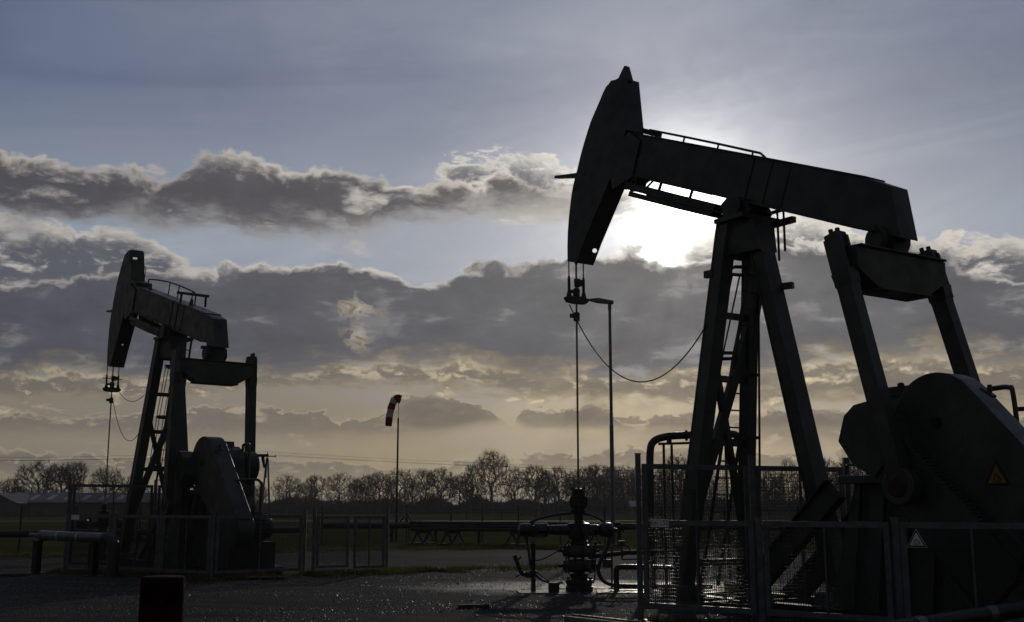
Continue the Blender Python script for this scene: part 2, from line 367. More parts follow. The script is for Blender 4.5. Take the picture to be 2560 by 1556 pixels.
class MB:
    def __init__(s): s.v = []; s.f = []

    def loops(s, A, B, capA=True, capB=True):
        n = len(A); o = len(s.v); s.v += [tuple(p) for p in A] + [tuple(p) for p in B]
        for i in range(n):
            j = (i + 1) % n
            s.f.append((o + i, o + j, o + n + j, o + n + i))
        if capA: s.f.append(tuple(o + i for i in reversed(range(n))))
        if capB: s.f.append(tuple(o + n + i for i in range(n)))
        return s

    def box(s, c, d):
        x, y, z = c; a, b, e = d[0] / 2, d[1] / 2, d[2] / 2
        return s.loops([(x - a, y - b, z - e), (x + a, y - b, z - e), (x + a, y + b, z - e), (x - a, y + b, z - e)],
                       [(x - a, y - b, z + e), (x + a, y - b, z + e), (x + a, y + b, z + e), (x - a, y + b, z + e)])

    def bar(s, p, q, w, h, side=None, w2=None, h2=None):
        """rectangular bar p->q; `side` is the direction the width w is measured in"""
        p = Vector(p); q = Vector(q); d = (q - p).normalized()
        if side is None: side = Vector((0, 0, 1)).cross(d)
        side = Vector(side); side = side - d * side.dot(d)
        if side.length < 1e-5: side = Vector((1, 0, 0)) - d * d.x
        side.normalize(); up = d.cross(side)
        w2 = w if w2 is None else w2; h2 = h if h2 is None else h2
        L = lambda c, a, b: [c + side * (x * a / 2) + up * (y * b / 2) for x, y in ((-1, -1), (1, -1), (1, 1), (-1, 1))]
        return s.loops(L(p, w, h), L(q, w2, h2))

    def ibeam(s, p, q, w, h, t, side):
        p = Vector(p); q = Vector(q); d = (q - p).normalized()
        side = Vector(side); side = (side - d * side.dot(d)).normalized(); up = d.cross(side)
        s.bar(p + up * (h - t) / 2, q + up * (h - t) / 2, w, t, side)
        s.bar(p - up * (h - t) / 2, q - up * (h - t) / 2, w, t, side)
        s.bar(p, q, t, h - 2 * t, side)
        return s

    def tube(s, pts, r, n=8, r2=None, caps=True):
        P = [Vector(p) for p in pts]; m = len(P)
        rr = r if isinstance(r, (list, tuple)) else [r + ((r2 if r2 is not None else r) - r) * i / max(1, m - 1) for i in range(m)]
        t0 = (P[1] - P[0]).normalized()
        a = Vector((0, 0, 1)) if abs(t0.z) < 0.9 else Vector((1, 0, 0))
        a = (a - t0 * a.dot(t0)).normalized()
        o = len(s.v)
        for i in range(m):
            t = (P[min(i + 1, m - 1)] - P[max(i - 1, 0)])
            t = t.normalized() if t.length > 1e-9 else t0
            a = (a - t * a.dot(t)); a = a.normalized() if a.length > 1e-6 else t.orthogonal().normalized()
            b = t.cross(a)
            for k in range(n):
                u = 2 * math.pi * k / n
                s.v.append(tuple(P[i] + (a * math.cos(u) + b * math.sin(u)) * rr[i]))
        for i in range(m - 1):
            for k in range(n):
                j = (k + 1) % n
                s.f.append((o + i * n + k, o + i * n + j, o + (i + 1) * n + j, o + (i + 1) * n + k))
        if caps:
            s.f.append(tuple(o + k for k in reversed(range(n))))
            s.f.append(tuple(o + (m - 1) * n + k for k in range(n)))
        return s

    def lathe(s, prof, c=(0, 0, 0), axis=(0, 0, 1), n=20):
        """profile of (radius, distance along axis) from c"""
        ax = Vector(axis).normalized(); c = Vector(c)
        return s.tube2([c + ax * z for _, z in prof], [max(r, 1e-4) for r, _ in prof], ax, n)

    def tube2(s, P, R, ax, n):
        a = ax.orthogonal().normalized(); b = ax.cross(a); o = len(s.v)
        for p, r in zip(P, R):
            for k in range(n):
                u = 2 * math.pi * k / n
                s.v.append(tuple(p + (a * math.cos(u) + b * math.sin(u)) * r))
        for i in range(len(P) - 1):
            for k in range(n):
                j = (k + 1) % n
                s.f.append((o + i * n + k, o + i * n + j, o + (i + 1) * n + j, o + (i + 1) * n + k))
        s.f.append(tuple(o + k for k in reversed(range(n))))
        s.f.append(tuple(o + (len(P) - 1) * n + k for k in range(n)))
        return s

    def build(s, name, m, parent=None, smooth=False, bevel=0.0):
        me = bpy.data.meshes.new(name)
        me.from_pydata(s.v, [], s.f); me.validate(); me.update()
        bm = bmesh.new(); bm.from_mesh(me); bmesh.ops.recalc_face_normals(bm, faces=bm.faces); bm.to_mesh(me); bm.free()
        if m is not None: me.materials.append(m)
        if smooth:
            me.polygons.foreach_set('use_smooth', [True] * len(me.polygons))
            me.set_sharp_from_angle(angle=rad(38))
        o = bpy.data.objects.new(name, me); COL.objects.link(o)
        if parent is not None: o.parent = parent
        if bevel:
            b = o.modifiers.new('bevel', 'BEVEL'); b.width = bevel; b.segments = 2; b.limit_method = 'ANGLE'
        return o


import bmesh


def tag(o, label, cat, group=None):
    o['label'] = label; o['category'] = cat
    if group: o['group'] = group
    return o


def thing(name, label, cat, loc=(0, 0, 0), rz=0.0, group=None):
    o = bpy.data.objects.new(name, None); COL.objects.link(o)
    o.empty_display_size = 0.3
    o.location = loc; o.rotation_euler = (0, 0, rz)
    return tag(o, label, cat, group)


def arc(c, r, a0, a1, n, ux, uy):
    c = Vector(c); ux = Vector(ux); uy = Vector(uy)
    return [c + ux * (r * math.cos(rad(a0 + (a1 - a0) * i / n))) + uy * (r * math.sin(rad(a0 + (a1 - a0) * i / n))) for i in range(n + 1)]


def sag(p, q, d, n=14):
    p = Vector(p); q = Vector(q)
    return [p.lerp(q, i / n) - Vector((0, 0, 4 * d * (i / n) * (1 - i / n))) for i in range(n + 1)]


def bez(P, n=16):
    """Catmull-Rom through P"""
    P = [Vector(p) for p in P]; Q = [P[0] * 2 - P[1]] + P + [P[-1] * 2 - P[-2]]; o = []
    for i in range(1, len(Q) - 2):
        for k in range(n):
            t = k / n; a, b, c, d = Q[i - 1:i + 3]
            o.append(0.5 * ((2 * b) + (c - a) * t + (2 * a - 5 * b + 4 * c - d) * t * t + (3 * b - a - 3 * c + d) * t ** 3))
    return o + [P[-1]]


def text_mb(txt, size, origin, ux, uz, un, depth=0.004):
    """letters as a mesh lying in the plane (ux, uz), pushed out along un"""
    cu = bpy.data.curves.new('lettering', 'FONT'); cu.body = txt; cu.size = size
    cu.align_x = 'CENTER'; cu.align_y = 'CENTER'; cu.resolution_u = 4
    ob = bpy.data.objects.new('lettering', cu); COL.objects.link(ob)
    dg = bpy.context.evaluated_depsgraph_get()
    me = bpy.data.meshes.new_from_object(ob.evaluated_get(dg))
    b = MB(); ux, uz, un = Vector(ux), Vector(uz), Vector(un); O = Vector(origin)
    b.v = [tuple(O + ux * v.co.x + uz * v.co.y + un * depth) for v in me.vertices]
    b.f = [tuple(p.vertices) for p in me.polygons]
    bpy.data.objects.remove(ob); bpy.data.meshes.remove(me)
    return b


def warn_sign(parent, c, ux, uz, un, w, face):
    """triangular plate with black rim and a three-armed swirl"""
    c = Vector(c); ux = Vector(ux).normalized(); uz = Vector(uz).normalized(); un = Vector(un).normalized()
    h = w * 0.9

    def tri(k, d, off=0.0):
        return [c + un * d + ux * x * k + uz * (z * k + off) for x, z in ((-w / 2, -h * 0.36), (w / 2, -h * 0.36), (0.0, h * 0.64))]
    p = MB().loops(tri(1.0, 0.0), tri(1.0, 0.006)).build('warning_sign', M['plate'] if face == 'plate' else M['ink'], parent)
    o = MB()
    A, B = tri(0.93, 0.009), tri(0.72, 0.009)
    for i in range(3):
        j = (i + 1) % 3
        n = len(o.v); o.v += [tuple(A[i]), tuple(A[j]), tuple(B[j]), tuple(B[i])]; o.f.append((n, n + 1, n + 2, n + 3))
    for k in range(3):
        pts = [c + un * 0.010 + uz * (-h * 0.08) + (ux * math.cos(t) + uz * math.sin(t)) * (w * (0.075 + 0.036 * (t - k * 2.094)))
               for t in [k * 2.094 + i * 0.28 for i in range(9)]]
        o.tube(pts, w * 0.016, 5)
    o.build('pictogram', M['ink'], p)
    if face != 'plate':
        MB().loops(tri(0.80, 0.006), tri(0.80, 0.0075)).build('sign_face', M[face], p)
    return p


# ================================================================== pump jacks
def pump(name, label, R, phi, tilt, pin, extras):
    root = thing(name, label, 'pump jack', (R[0], R[1], 0), -rad(phi), 'pump jacks in the yard')
    S = 1.06
    P = lambda s, l, z: Vector((S * s, -S * l, max(S * z - 0.096, 0.0)))
    ct, st = math.cos(rad(tilt)), math.sin(rad(tilt))
    B = lambda x, y, l: P(4.6 + x * ct + y * st, l, 6.45 - x * st + y * ct)

    def toB(s, z, t=22.5):                    # outline measured with the beam at 22.5 degrees
        c, n = math.cos(rad(t)), math.sin(rad(t)); a, b = s - 4.6, z - 6.45
        return a * c - b * n, a * n + b * c
    lat = Vector((0, -1, 0))

    def pris(poly, l0, l1, f=P):
        if f is B: return [B(x, y, l0) for x, y in poly], [B(x, y, l1) for x, y in poly]
        return [P(s, l0, z) for s, z in poly], [P(s, l1, z) for s, z in poly]

    # --- walking beam: box girder with flange lips, cover plate joints and stiffeners
    beam = MB()
    prof = [(-3.05, 0.0), (-3.05, 0.70), (2.42, 0.70), (2.84, 0.66), (3.24, 0.0), (2.55, 0.0)]
    beam.loops(*pris(prof, 0.19, -0.19, B))
    for y0, y1 in ((0.70, 0.725), (-0.025, 0.0)):
        beam.loops(*pris([(-3.0, y0), (-3.0, y1), (2.40, y1), (2.40, y0)], 0.225, -0.225, B))
    for x in (0.15, 0.55):
        beam.loops(*pris([(x, 0.02), (x, 0.68), (x + 0.02, 0.68), (x + 0.02, 0.02)], 0.222, 0.19, B))
    beam.loops(*pris([(-0.05, 0.03), (-0.05, 0.67), (0.95, 0.67), (0.95, 0.03)], 0.203, 0.191, B))
    wb = beam.build('walking_beam', M['paint'], root, bevel=0.008)
    for x in (-2.2, 0.9):
        lug = MB(); pts = [(x - 0.10, 0.72), (x - 0.06, 0.86), (x, 0.90), (x + 0.06, 0.86), (x + 0.10, 0.72)]
        if extras.get('beam_lugs'):
            lug.loops(*pris(pts, 0.02, -0.02, B)); lug.build('lifting_lug', M['paint'], wb)
    r = MB(); rp = extras['rail']
    r.tube([B(x, y, -0.22) for x, y in rp], 0.022, 8)
    for x, y in extras['railposts']:
        r.tube([B(x, 0.70, -0.22), B(x, y, -0.22)], 0.018, 6)
    r.build('handrail', M['paint'], wb)
    if extras.get('tbar'):
        t = MB()
        a, b2 = B(0.55, 0.98, 0.30), B(0.75, 1.0, -0.52)
        t.bar(a, b2, 0.07, 0.07); t.bar(a.lerp(b2, 0.15), B(0.60, 0.70, 0.18), 0.05, 0.05); t.bar(a.lerp(b2, 0.9), B(0.78, 0.70, -0.45), 0.06, 0.06)
        t.build('service_bracket', M['paint'], wb)
    # tray slung under the front of the beam
    tr = MB()
    for l in (0.20, -0.20):
        tr.loops(*pris([(-2.9, -0.29), (-2.9, -0.17), (-0.46, -0.17), (-0.46, -0.30)], l + 0.02, l - 0.02, B))
        tr.loops(*pris([(-2.72, -0.40), (-2.72, -0.31), (-0.50, -0.31), (-0.50, -0.38), (-1.2, -0.40)], l + 0.02, l - 0.02, B))
        for x in ((-2.86, -2.62, -1.95, -1.12) if l > 0 else (-2.86,)):
            tr.bar(B(x, -0.30, l), B(x + 0.03, 0.0, l), 0.05, 0.03, lat)
        tr.bar(B(-2.86, -0.28, l), B(-2.62, -0.02, l), 0.03, 0.03, lat)
        tr.tube([B(-2.9, -0.04, l), B(-0.6, -0.03, l)], 0.012, 5)
    tr.loops(*pris([(-2.9, -0.29), (-2.9, -0.275), (-0.46, -0.285), (-0.46, -0.30)], 0.2, -0.2, B))
    tr.loops(*pris([(-2.70, -0.40), (-2.70, -0.385), (-1.2, -0.385), (-0.5, -0.37), (-0.5, -0.385), (-1.2, -0.40)], 0.18, -0.18, B))
    tr.build('catch_tray', M['paint_dark'], wb)

    # --- horse head
    out = [(1.806, 9.415), (1.735, 9.438), (1.52, 9.43), (1.352, 9.393), (1.24, 9.285), (1.13, 9.15), (0.99, 8.99), (0.858, 8.831), (0.73, 8.62),
           (0.627, 8.437), (0.525, 8.23), (0.438, 8.027), (0.35, 7.85), (0.271, 7.665), (0.225, 7.5), (0.19, 7.338), (0.14, 7.08), (0.107, 6.842),
           (0.09, 6.55), (0.089, 6.262), (0.36, 6.18), (0.45, 6.30), (0.62, 6.55), (1.52, 7.70), (1.68, 7.90), (1.72, 8.06), (1.914, 8.41)]
    ob = [toB(*p) for p in out]
    hd = MB(); hd.loops(*pris(ob, 0.21, -0.21, B))
    hh = hd.build('horse_head', M['paint'], root, bevel=0.006)
    d = MB()
    for l in (0.215, -0.215):
        d.loops(*pris([toB(s, z) for s, z in ((1.50, 7.35), (1.35, 8.05), (2.0, 8.30), (2.3, 8.06), (2.05, 7.45))], l + 0.012, l - 0.012, B))
    d.loops(*pris([toB(s, z) for s, z in ((1.86, 8.40), (1.94, 8.46), (2.38, 8.27), (2.35, 8.18))], 0.24, -0.24, B))
    d.build('gusset_plate', M['paint'], hh)
    d = MB()
    if extras.get('crown_lug'):
        pts = [toB(s, z) for s, z in ((1.42, 9.47), (1.62, 9.68), (1.68, 9.73), (1.75, 9.69), (1.86, 9.36), (1.6, 9.38))]
        A1, A2 = pris(pts, 0.03, -0.03, B); d.loops(A1, A2)
        d.loops(*pris([toB(s, z) for s, z in ((1.24, 9.36), (1.45, 9.48), (1.8, 9.40), (1.75, 9.37))], 0.17, -0.17, B))
    else:
        d.loops(*pris([toB(s, z) for s, z in ((1.36, 9.40), (1.5, 9.46), (1.82, 9.43), (1.80, 9.40))], 0.17, -0.17, B))
        MB().tube([B(*toB(s, z), -0.2) for s, z in ((1.88, 8.95), (1.97, 8.88), (1.98, 8.72), (1.90, 8.6))], 0.012, 5).build('hose_loop', M['black'], hh)
    d.build('lifting_lug', M['paint'], hh)
    d = MB(); d.bar(B(*toB(0.42, 7.93), 0), B(*toB(-0.52, 8.12), 0), 0.16, 0.10, lat, 0.12, 0.05)
    d.build('head_bracket', M['paint'], hh)
    # openings in the hollow head, seen right through
    hc = MB(); cph, sph = math.cos(rad(phi)), math.sin(rad(phi))
    for hs, hl, hz_, wd, hg in extras['holes']:
        c2 = P(hs, hl, hz_); wv_ = Vector((R[0] + cph * c2.x + sph * c2.y, R[1] - sph * c2.x + cph * c2.y, c2.z - 1.6)).normalized()
        dv = Vector((cph * wv_.x - sph * wv_.y, sph * wv_.x + cph * wv_.y, wv_.z))
        hc.bar(c2 - dv * 1.2, c2 + dv * 1.2, wd, hg, (-dv.y, dv.x, 0)) if wd > hg else hc.tube([c2 - dv * 1.2, c2 + dv * 1.2], wd, 14)
    cut = hc.build('bore_cut', None, root)
    md = hh.modifiers.new('bore', 'BOOLEAN'); md.object = cut; md.operation = 'DIFFERENCE'; md.solver = 'EXACT'
    bpy.context.view_layer.update()
    dg = bpy.context.evaluated_depsgraph_get()
    me = bpy.data.meshes.new_from_object(hh.evaluated_get(dg)); hh.modifiers.clear(); hh.data = me
    bpy.data.objects.remove(cut)

    # --- bridle, carrier bar and polished rod
    tb = B(*toB(0.09, 6.262), 0)
    top = P(0.09, 0, 0); xl = top.x
    zc = extras['zc']
    for l in (0.175, -0.175):
        m_ = MB(); m_.tube([Vector((xl, -l * S, tb.z + 0.15)), Vector((xl, -l * S, zc + 0.42))], 0.013, 6)
        m_.tube([Vector((xl, -l * S, zc + 0.46)), Vector((xl, -l * S, zc + 0.40)), Vector((xl, -l * S, zc + 0.12))], [0.018, 0.030, 0.030], 8)
        m_.bar((xl, -l * S, zc + 0.14), (xl, -l * S, zc - 0.02), 0.05, 0.05, lat, 0.13, 0.06)
        m_.build('bridle_cable', M['black'], root)
    cb = MB()
    cb.loops([Vector((xl - 0.05, y, z)) for y, z in ((-0.30, zc), (-0.24, zc - 0.09), (-0.06, zc - 0.11), (0.20, zc - 0.10), (0.28, zc - 0.04), (0.26, zc + 0.02), (0.1, zc + 0.05), (-0.22, zc + 0.04))],
             [Vector((xl + 0.06, y, z)) for y, z in ((-0.30, zc), (-0.24, zc - 0.09), (-0.06, zc - 0.11), (0.20, zc - 0.10), (0.28, zc - 0.04), (0.26, zc + 0.02), (0.1, zc + 0.05), (-0.22, zc + 0.04))])
    if extras.get('crossbar'): MB().bar((xl, -0.32, zc + 0.32), (xl, 0.30, zc + 0.32), 0.025, 0.025).build('spreader_bar', M['paint_dark'], root)
    c_ = cb.build('carrier_bar', M['paint_dark'], root, bevel=0.008)
    k = MB()
    k.lathe([(0.055, 0.0), (0.07, 0.04), (0.075, 0.16), (0.05, 0.20)], (xl, 0, zc + 0.02), n=12)
    k.lathe([(0.045, 0.0), (0.06, 0.03), (0.065, 0.17)], (xl, 0.02, zc + 0.24), n=8)
    k.bar((xl, 0.05, zc + 0.34), (xl, 0.14, zc + 0.33), 0.10, 0.12)
    k.bar((xl, -0.04, zc + 0.14), (xl, -0.15, zc + 0.14), 0.07, 0.06)
    k.build('rod_clamp', M['paint_dark'], c_)
    k = MB(); k.lathe([(0.06, 0), (0.065, 0.02), (0.065, 0.16), (0.05, 0.18)], (xl, 0, zc - 0.46), n=8)
    k.bar((xl, -0.03, zc - 0.36), (xl, -0.15, zc - 0.36), 0.07, 0.08)
    k.build('rod_clamp', M['paint_dark'], c_)
    rd = MB(); rd.tube([(xl, 0, 1.7), (xl, 0, zc + 0.75)], 0.021, 10)
    rd.tube([(xl, 0, zc + 0.72), (xl, 0, zc + 0.82)], 0.032, 8)
    ey = arc((xl, 0, zc + 0.89), 0.042, 0, 360, 12, (0, 1, 0), (0, 0, 1)); rd.tube(ey, 0.018, 6, caps=False)
    rd.build('polished_rod', M['rod'], root)

    # --- saddle bearing and samson post
    b = MB(); b.lathe([(0.17, -0.36), (0.19, -0.34), (0.19, 0.34), (0.17, 0.36)], P(4.6, 0, 6.30), lat, 18)
    b.loops(*pris([(4.34, 6.14), (4.28, 6.42), (4.44, 6.52), (4.80, 6.40), (4.92, 6.20), (4.86, 6.14)], 0.25, -0.25))
    b.build('saddle_bearing', M['paint_dark'], root)
    b = MB(); b.loops(*pris([(4.30, 6.07), (4.30, 6.14), (4.92, 6.14), (4.92, 6.07)], 0.44, -0.44))
    b.loops([P(s, l, 5.55) for s, l in ((4.24, 0.38), (5.02, 0.20), (5.02, -0.20), (4.24, -0.38))], [P(s, l, 6.07) for s, l in ((4.30, 0.34), (4.94, 0.24), (4.94, -0.24), (4.30, -0.34))])
    b.build('head_plate', M['paint'], root)
    tops = [(4.42, 0.27), (4.42, -0.27)]; feet = [(3.60, 0.68), (3.60, -0.68)]
    for (s0, l0), (s1, l1) in zip(tops, feet):
        a, q = P(s0, l0, 6.05), P(s1, l1, 0.30)
        wl = 0.255 if l1 > 0 else 0.205; lg = MB().ibeam(a, q, wl, wl + 0.01, 0.03, (0, -1, 0.0)); lg.bar(a, q, 0.05, wl - 0.03, lat)
        for o_ in (wl / 2 - 0.015, 0.015 - wl / 2):
            lg.bar(a + Vector((0.0, o_, 0)), q + Vector((0.0, o_, 0)), 0.012, wl, lat)
        f = lg.build('leg', M['paint'], root)
        MB().box(P(s1, l1, 0.22) , (0.50, 0.50, 0.44)).build('footing', M['concrete'], f, bevel=0.02)
    a, q = P(4.78, 0, 6.05), P(6.15, 0, 0.30)
    lg = MB().ibeam(a, q, 0.31, 0.26, 0.03, (0, -1, 0)); lg.bar(a, q, 0.10, 0.22, lat)
    for o_ in (0.135, -0.135): lg.bar(a + Vector((0, o_, 0)), q + Vector((0, o_, 0)), 0.012, 0.245, lat)
    f = lg.build('leg', M['paint'], root)
    MB().box(P(6.15, 0, 0.22), (0.6, 0.6, 0.44)).build('footing', M['concrete'], f, bevel=0.02)
    # cross members and X bracing between the two front legs
    leg = lambda k, z: P(4.42 + (3.60 - 4.42) * (6.05 - z) / 5.75, (0.27 + 0.41 * (6.05 - z) / 5.75) * k, z)
    br = MB()
    for z in (4.62, 3.62, 2.62, 0.75):
        br.bar(leg(1, z), leg(-1, z), 0.05, 0.11, (1, 0, 0))
    br.bar(leg(-1, 4.5), leg(1, 1.2), 0.10, 0.17, (1, 0, 0)); br.bar(leg(1, 4.1), leg(-1, 1.0), 0.09, 0.11, (1, 0, 0))
    br.build('cross_brace', M['paint'], root)
    # ladder with safety cage up the front
    la = MB(); d0, d1 = Vector((3.25, 0, 0.35)), Vector((4.70, 0, 5.95))
    lad = lambda l, t: P(d0.x + (d1.x - d0.x) * t - 0.06, l, d0.z + (d1.z - d0.z) * t)
    for l in (-0.10, -0.48): la.bar(lad(l, 0), lad(l, 1.04), 0.05, 0.035, lat)
    for i in range(21):
        t = 0.02 + i * 0.048; la.tube([lad(-0.10, t), lad(-0.48, t)], 0.014, 6)
    ld = la.build('ladder', M['paint'], root)
    cg = MB(); hoops = []
    for t in (0.42, 0.66, 0.9):
        c = lad(-0.29, t); pts = [lad(-0.10, t)] + [c + Vector((-0.72 * math.sin(rad(a)) * (1 if t < 0.8 else 0.8), 0.42 * math.cos(rad(a + 180)), -0.0)) for a in range(10, 171, 20)] + [lad(-0.48, t)]
        hoops.append(pts)
        for i in range(len(pts) - 1): cg.bar(pts[i], pts[i + 1], 0.01, 0.06, (1, 0, 0) if abs((pts[i + 1] - pts[i]).y) > abs((pts[i + 1] - pts[i]).x) else (0, 1, 0))
    for k in (3, 4, 5, 6, 7):
        for h0, h1 in zip(hoops, hoops[1:]): cg.bar(h0[k], h1[k], 0.012, 0.03, lat)
    cg.build('safety_cage', M['paint'], ld)
    cd = MB(); cd.tube([P(4.44, -0.42, 5.6), P(4.36, -0.44, 4.76), P(4.17, -0.44, 0.4)], 0.02, 6)
    for z in (4.6, 3.7, 2.7): cd.bar(P(4.05, -0.44, z), P(4.30 + (z - 3.5) * 0.05, -0.44, z), 0.04, 0.05, lat)
    cd.build('conduit', M['paint_dark'], root)
    if extras.get('head_rails'):
        for s in (4.93, 5.06): MB().bar(P(s, -0.34, 5.45 + (s - 4.93)), P(s - 0.02, -0.36, 6.45), 0.04, 0.04).build('platform_rail', M['paint'], root)
        for q0, q1, w_, h_ in ((P(4.7, -0.40, 6.07), P(5.22, -0.40, 6.07), 0.10, 0.10), (P(4.7, -0.36, 6.26), P(5.05, -0.36, 6.26), 0.05, 0.05), (P(4.95, -0.10, 4.98), P(5.30, -0.22, 4.98), 0.10, 0.10), (P(4.05, 0.42, 5.28), P(4.25, 0.42, 5.28), 0.08, 0.12)):
            MB().bar(q0, q1, w_, h_, lat).build('platform_bracket', M['paint'], root)

    # --- equaliser, tail bearing, pitman arms
    tx = B(2.62, 0.0, 0.0); es = extras['eq']; ez = es[1]; e0 = es[0]
    e = MB()
    A = [P(e0 - 0.17, l, z) for l, z in ((0.95, ez), (0.95, ez - 0.30), (0.55, ez - 0.52), (-0.55, ez - 0.52), (-0.95, ez - 0.30), (-0.95, ez))]
    Bq = [P(e0 + 0.17, l, z) for l, z in ((0.95, ez), (0.95, ez - 0.30), (0.55, ez - 0.52), (-0.55, ez - 0.52), (-0.95, ez - 0.30), (-0.95, ez))]
    e.loops(A, Bq)
    e.loops([P(e0 - 0.22, l, ez + d_) for l, d_ in ((0.92, 0), (0.92, 0.03), (-0.92, 0.03), (-0.92, 0))], [P(e0 + 0.22, l, ez + d_) for l, d_ in ((0.92, 0), (0.92, 0.03), (-0.92, 0.03), (-0.92, 0))])
    e.loops([P(e0 - 0.22, l, ez - 0.52 + d_) for l, d_ in ((0.55, 0), (0.55, -0.035), (-0.55, -0.035), (-0.55, 0))], [P(e0 + 0.22, l, ez - 0.52 + d_) for l, d_ in ((0.55, 0), (0.55, -0.035), (-0.55, -0.035), (-0.55, 0))])
    for l in (0.16, -0.16): e.loops([P(e0 - 0.20, l + a, z) for a, z in ((0.015, ez), (0.015, ez - 0.5), (-0.015, ez - 0.5), (-0.015, ez))], [P(e0 - 0.172, l + a, z) for a, z in ((0.015, ez), (0.015, ez - 0.5), (-0.015, ez - 0.5), (-0.015, ez))])
    eq = e.build('equalizer', M['paint'], root, bevel=0.01)
    t = MB(); c = P(e0 - 0.06, 0, ez + 0.22)
    t.lathe([(0.15, -0.30), (0.20, -0.27), (0.20, 0.27), (0.15, 0.30)], c, lat, 18)
    t.loops(*[[P(e0 - 0.28, l, ez + 0.03), P(e0 + 0.14, l, ez + 0.03), P(e0 + 0.16, l, ez + 0.44), P(e0 - 0.24, l, ez + 0.52)] for l in (0.15, -0.17)])
    t.bar(P(e0 - 0.05, 0.29, ez + 0.36), P(e0 - 0.05, 0.36, ez + 0.36), 0.12, 0.08, (1, 0, 0))
    t.build('tail_bearing', M['paint_dark'], eq)
    ps, pz = pin
    for k in (1, -1):
        a = P(e0 - 0.02, 1.0 * k, ez - 0.32); q = P(ps, 1.06 * k, pz)
        dd = (q - a).normalized()
        pm = MB().ibeam(a, q, 0.20, 0.25, 0.02, (0, -1, 0)); pm.bar(a, q, 0.05, 0.21, lat)
        for o_ in (0.09, -0.09): pm.bar(a + Vector((0, o_, 0)), q + Vector((0, o_, 0)), 0.012, 0.235, lat)
        # pin eye
        pm.lathe([(0.23, -0.09), (0.25, -0.075), (0.25, 0.075), (0.23, 0.09)], q, lat, 26)
        # clevis at the top: two cheeks, cap and bolts
        for o_ in (0.075, -0.075):
            pm.bar(a - dd * 0.52 + Vector((0, o_, 0)), a + dd * 0.22 + Vector((0, o_, 0)), 0.05, 0.30, lat)
        pm.bar(a + dd * 0.02, a + dd * 0.30, 0.21, 0.33, lat, 0.19, 0.25)
        pm.bar(a - dd * 0.58, a - dd * 0.34, 0.20, 0.24, lat)
        for bx in (-0.09, 0.03):
            pm.tube([a - dd * 0.55 + Vector((bx, 0.05, 0)), a - dd * 0.68 + Vector((bx, 0.05, 0))], 0.035, 8)
        po = pm.build('pitman_arm', M['paint'], root)
        MB().lathe([(0.15, -0.04), (0.15, 0.095), (0.12, 0.105)], q, lat * k, 14).build('crank_pin', M['rust'], po)

    # --- cranks with toothed edges and bolted counterweights
    sh = (7.42, 2.50); L = math.hypot(ps - sh[0], pz - sh[1]); ux, uz = (ps - sh[0]) / L, (pz - sh[1]) / L
    cr = lambda u, w, l: P(sh[0] + ux * u - uz * w, l, sh[1] + uz * u + ux * w)
    for k in (1, -1):
        m_ = MB(); body = [(0.36 * math.cos(rad(a)), 0.40 * math.sin(rad(a))) for a in range(100, 261, 16)] + [(0.5, -0.31), (2.45, -0.37), (2.55, -0.2), (2.55, 0.2), (2.45, 0.37), (0.5, 0.33)]
        m_.loops([cr(u, w, 0.70 * k) for u, w in body], [cr(u, w, 0.86 * k) for u, w in body])
        hub = [(-0.46, -0.05), (-0.30, -0.36), (0.1, -0.42), (0.42, -0.30), (0.42, 0.3), (0.1, 0.44), (-0.3, 0.36), (-0.44, 0.16)]
        m_.loops([cr(u, w, 0.56 * k) for u, w in hub], [cr(u, w, 0.90 * k) for u, w in hub])
        for sg in (1, -1):
            for i in range(31):
                u = 0.46 + i * 0.062; w = (0.32 + 0.03 * (u - 0.5) / 1.65) * sg
                m_.loops([cr(u + a, w + b_ * sg, 0.72 * k) for a, b_ in ((0, -0.005), (0.042, -0.005), (0.034, 0.034), (0.008, 0.034))],
                         [cr(u + a, w + b_ * sg, 0.84 * k) for a, b_ in ((0, -0.005), (0.042, -0.005), (0.034, 0.034), (0.008, 0.034))])
        co = m_.build('crank', M['paint'], root)
        for sg in (1, -1):
            w_ = MB(); pts = [(1.95, 0.40 * sg), (2.0, 0.52 * sg), (2.12, 0.58 * sg), (2.34, 0.58 * sg), (2.46, 0.52 * sg), (2.5, 0.40 * sg)]
            w_.loops([cr(u, w, 0.62 * k) for u, w in pts], [cr(u, w, 0.92 * k) for u, w in pts]); w_.build('counterweight', M['paint'], co, bevel=0.02)

    # --- gear reducer on its pedestal, belt guard, motor, skid
    gb = MB(); gp = [(6.95, 2.05), (6.95, 2.68), (7.12, 2.92), (7.15, 3.10), (7.98, 3.08), (8.22, 2.98), (8.38, 2.78), (8.42, 2.05)]
    gb.loops(*pris(gp, 0.18, -0.44)); gb.loops(*pris([(6.78, 2.04), (6.78, 2.12), (8.55, 2.12), (8.55, 2.04)], 0.18, -0.55))
    gb.lathe([(0.34, -0.60), (0.34, 0.58), (0.2, 0.60)], P(7.42, 0, 2.5), lat, 20); gb.lathe([(0.26, -0.50), (0.26, 0.2), (0.2, 0.22)], P(8.1, 0, 2.55), lat, 20)
    gx = gb.build('gear_reducer', M['paint'], root, bevel=0.015)
    t = MB(); t.loops(*pris([(7.1, 3.08), (7.08, 3.20), (7.95, 3.20), (7.98, 3.06)], 0.22, -0.32)); t.lathe([(0.05, 0), (0.05, 0.05), (0.03, 0.07)], P(7.35, 0.05, 3.20), n=10)
    t.build('inspection_cover', M['paint_dark'], gx)
    t = MB()
    t.tube(bez([P(8.22, -0.42, 2.7), P(8.24, -0.42, 3.0), P(8.30, -0.40, 3.10), P(8.5, -0.38, 3.12), P(8.66, -0.36, 3.11), P(8.72, -0.35, 3.02), P(8.76, -0.35, 2.3)], 6), 0.035, 8)
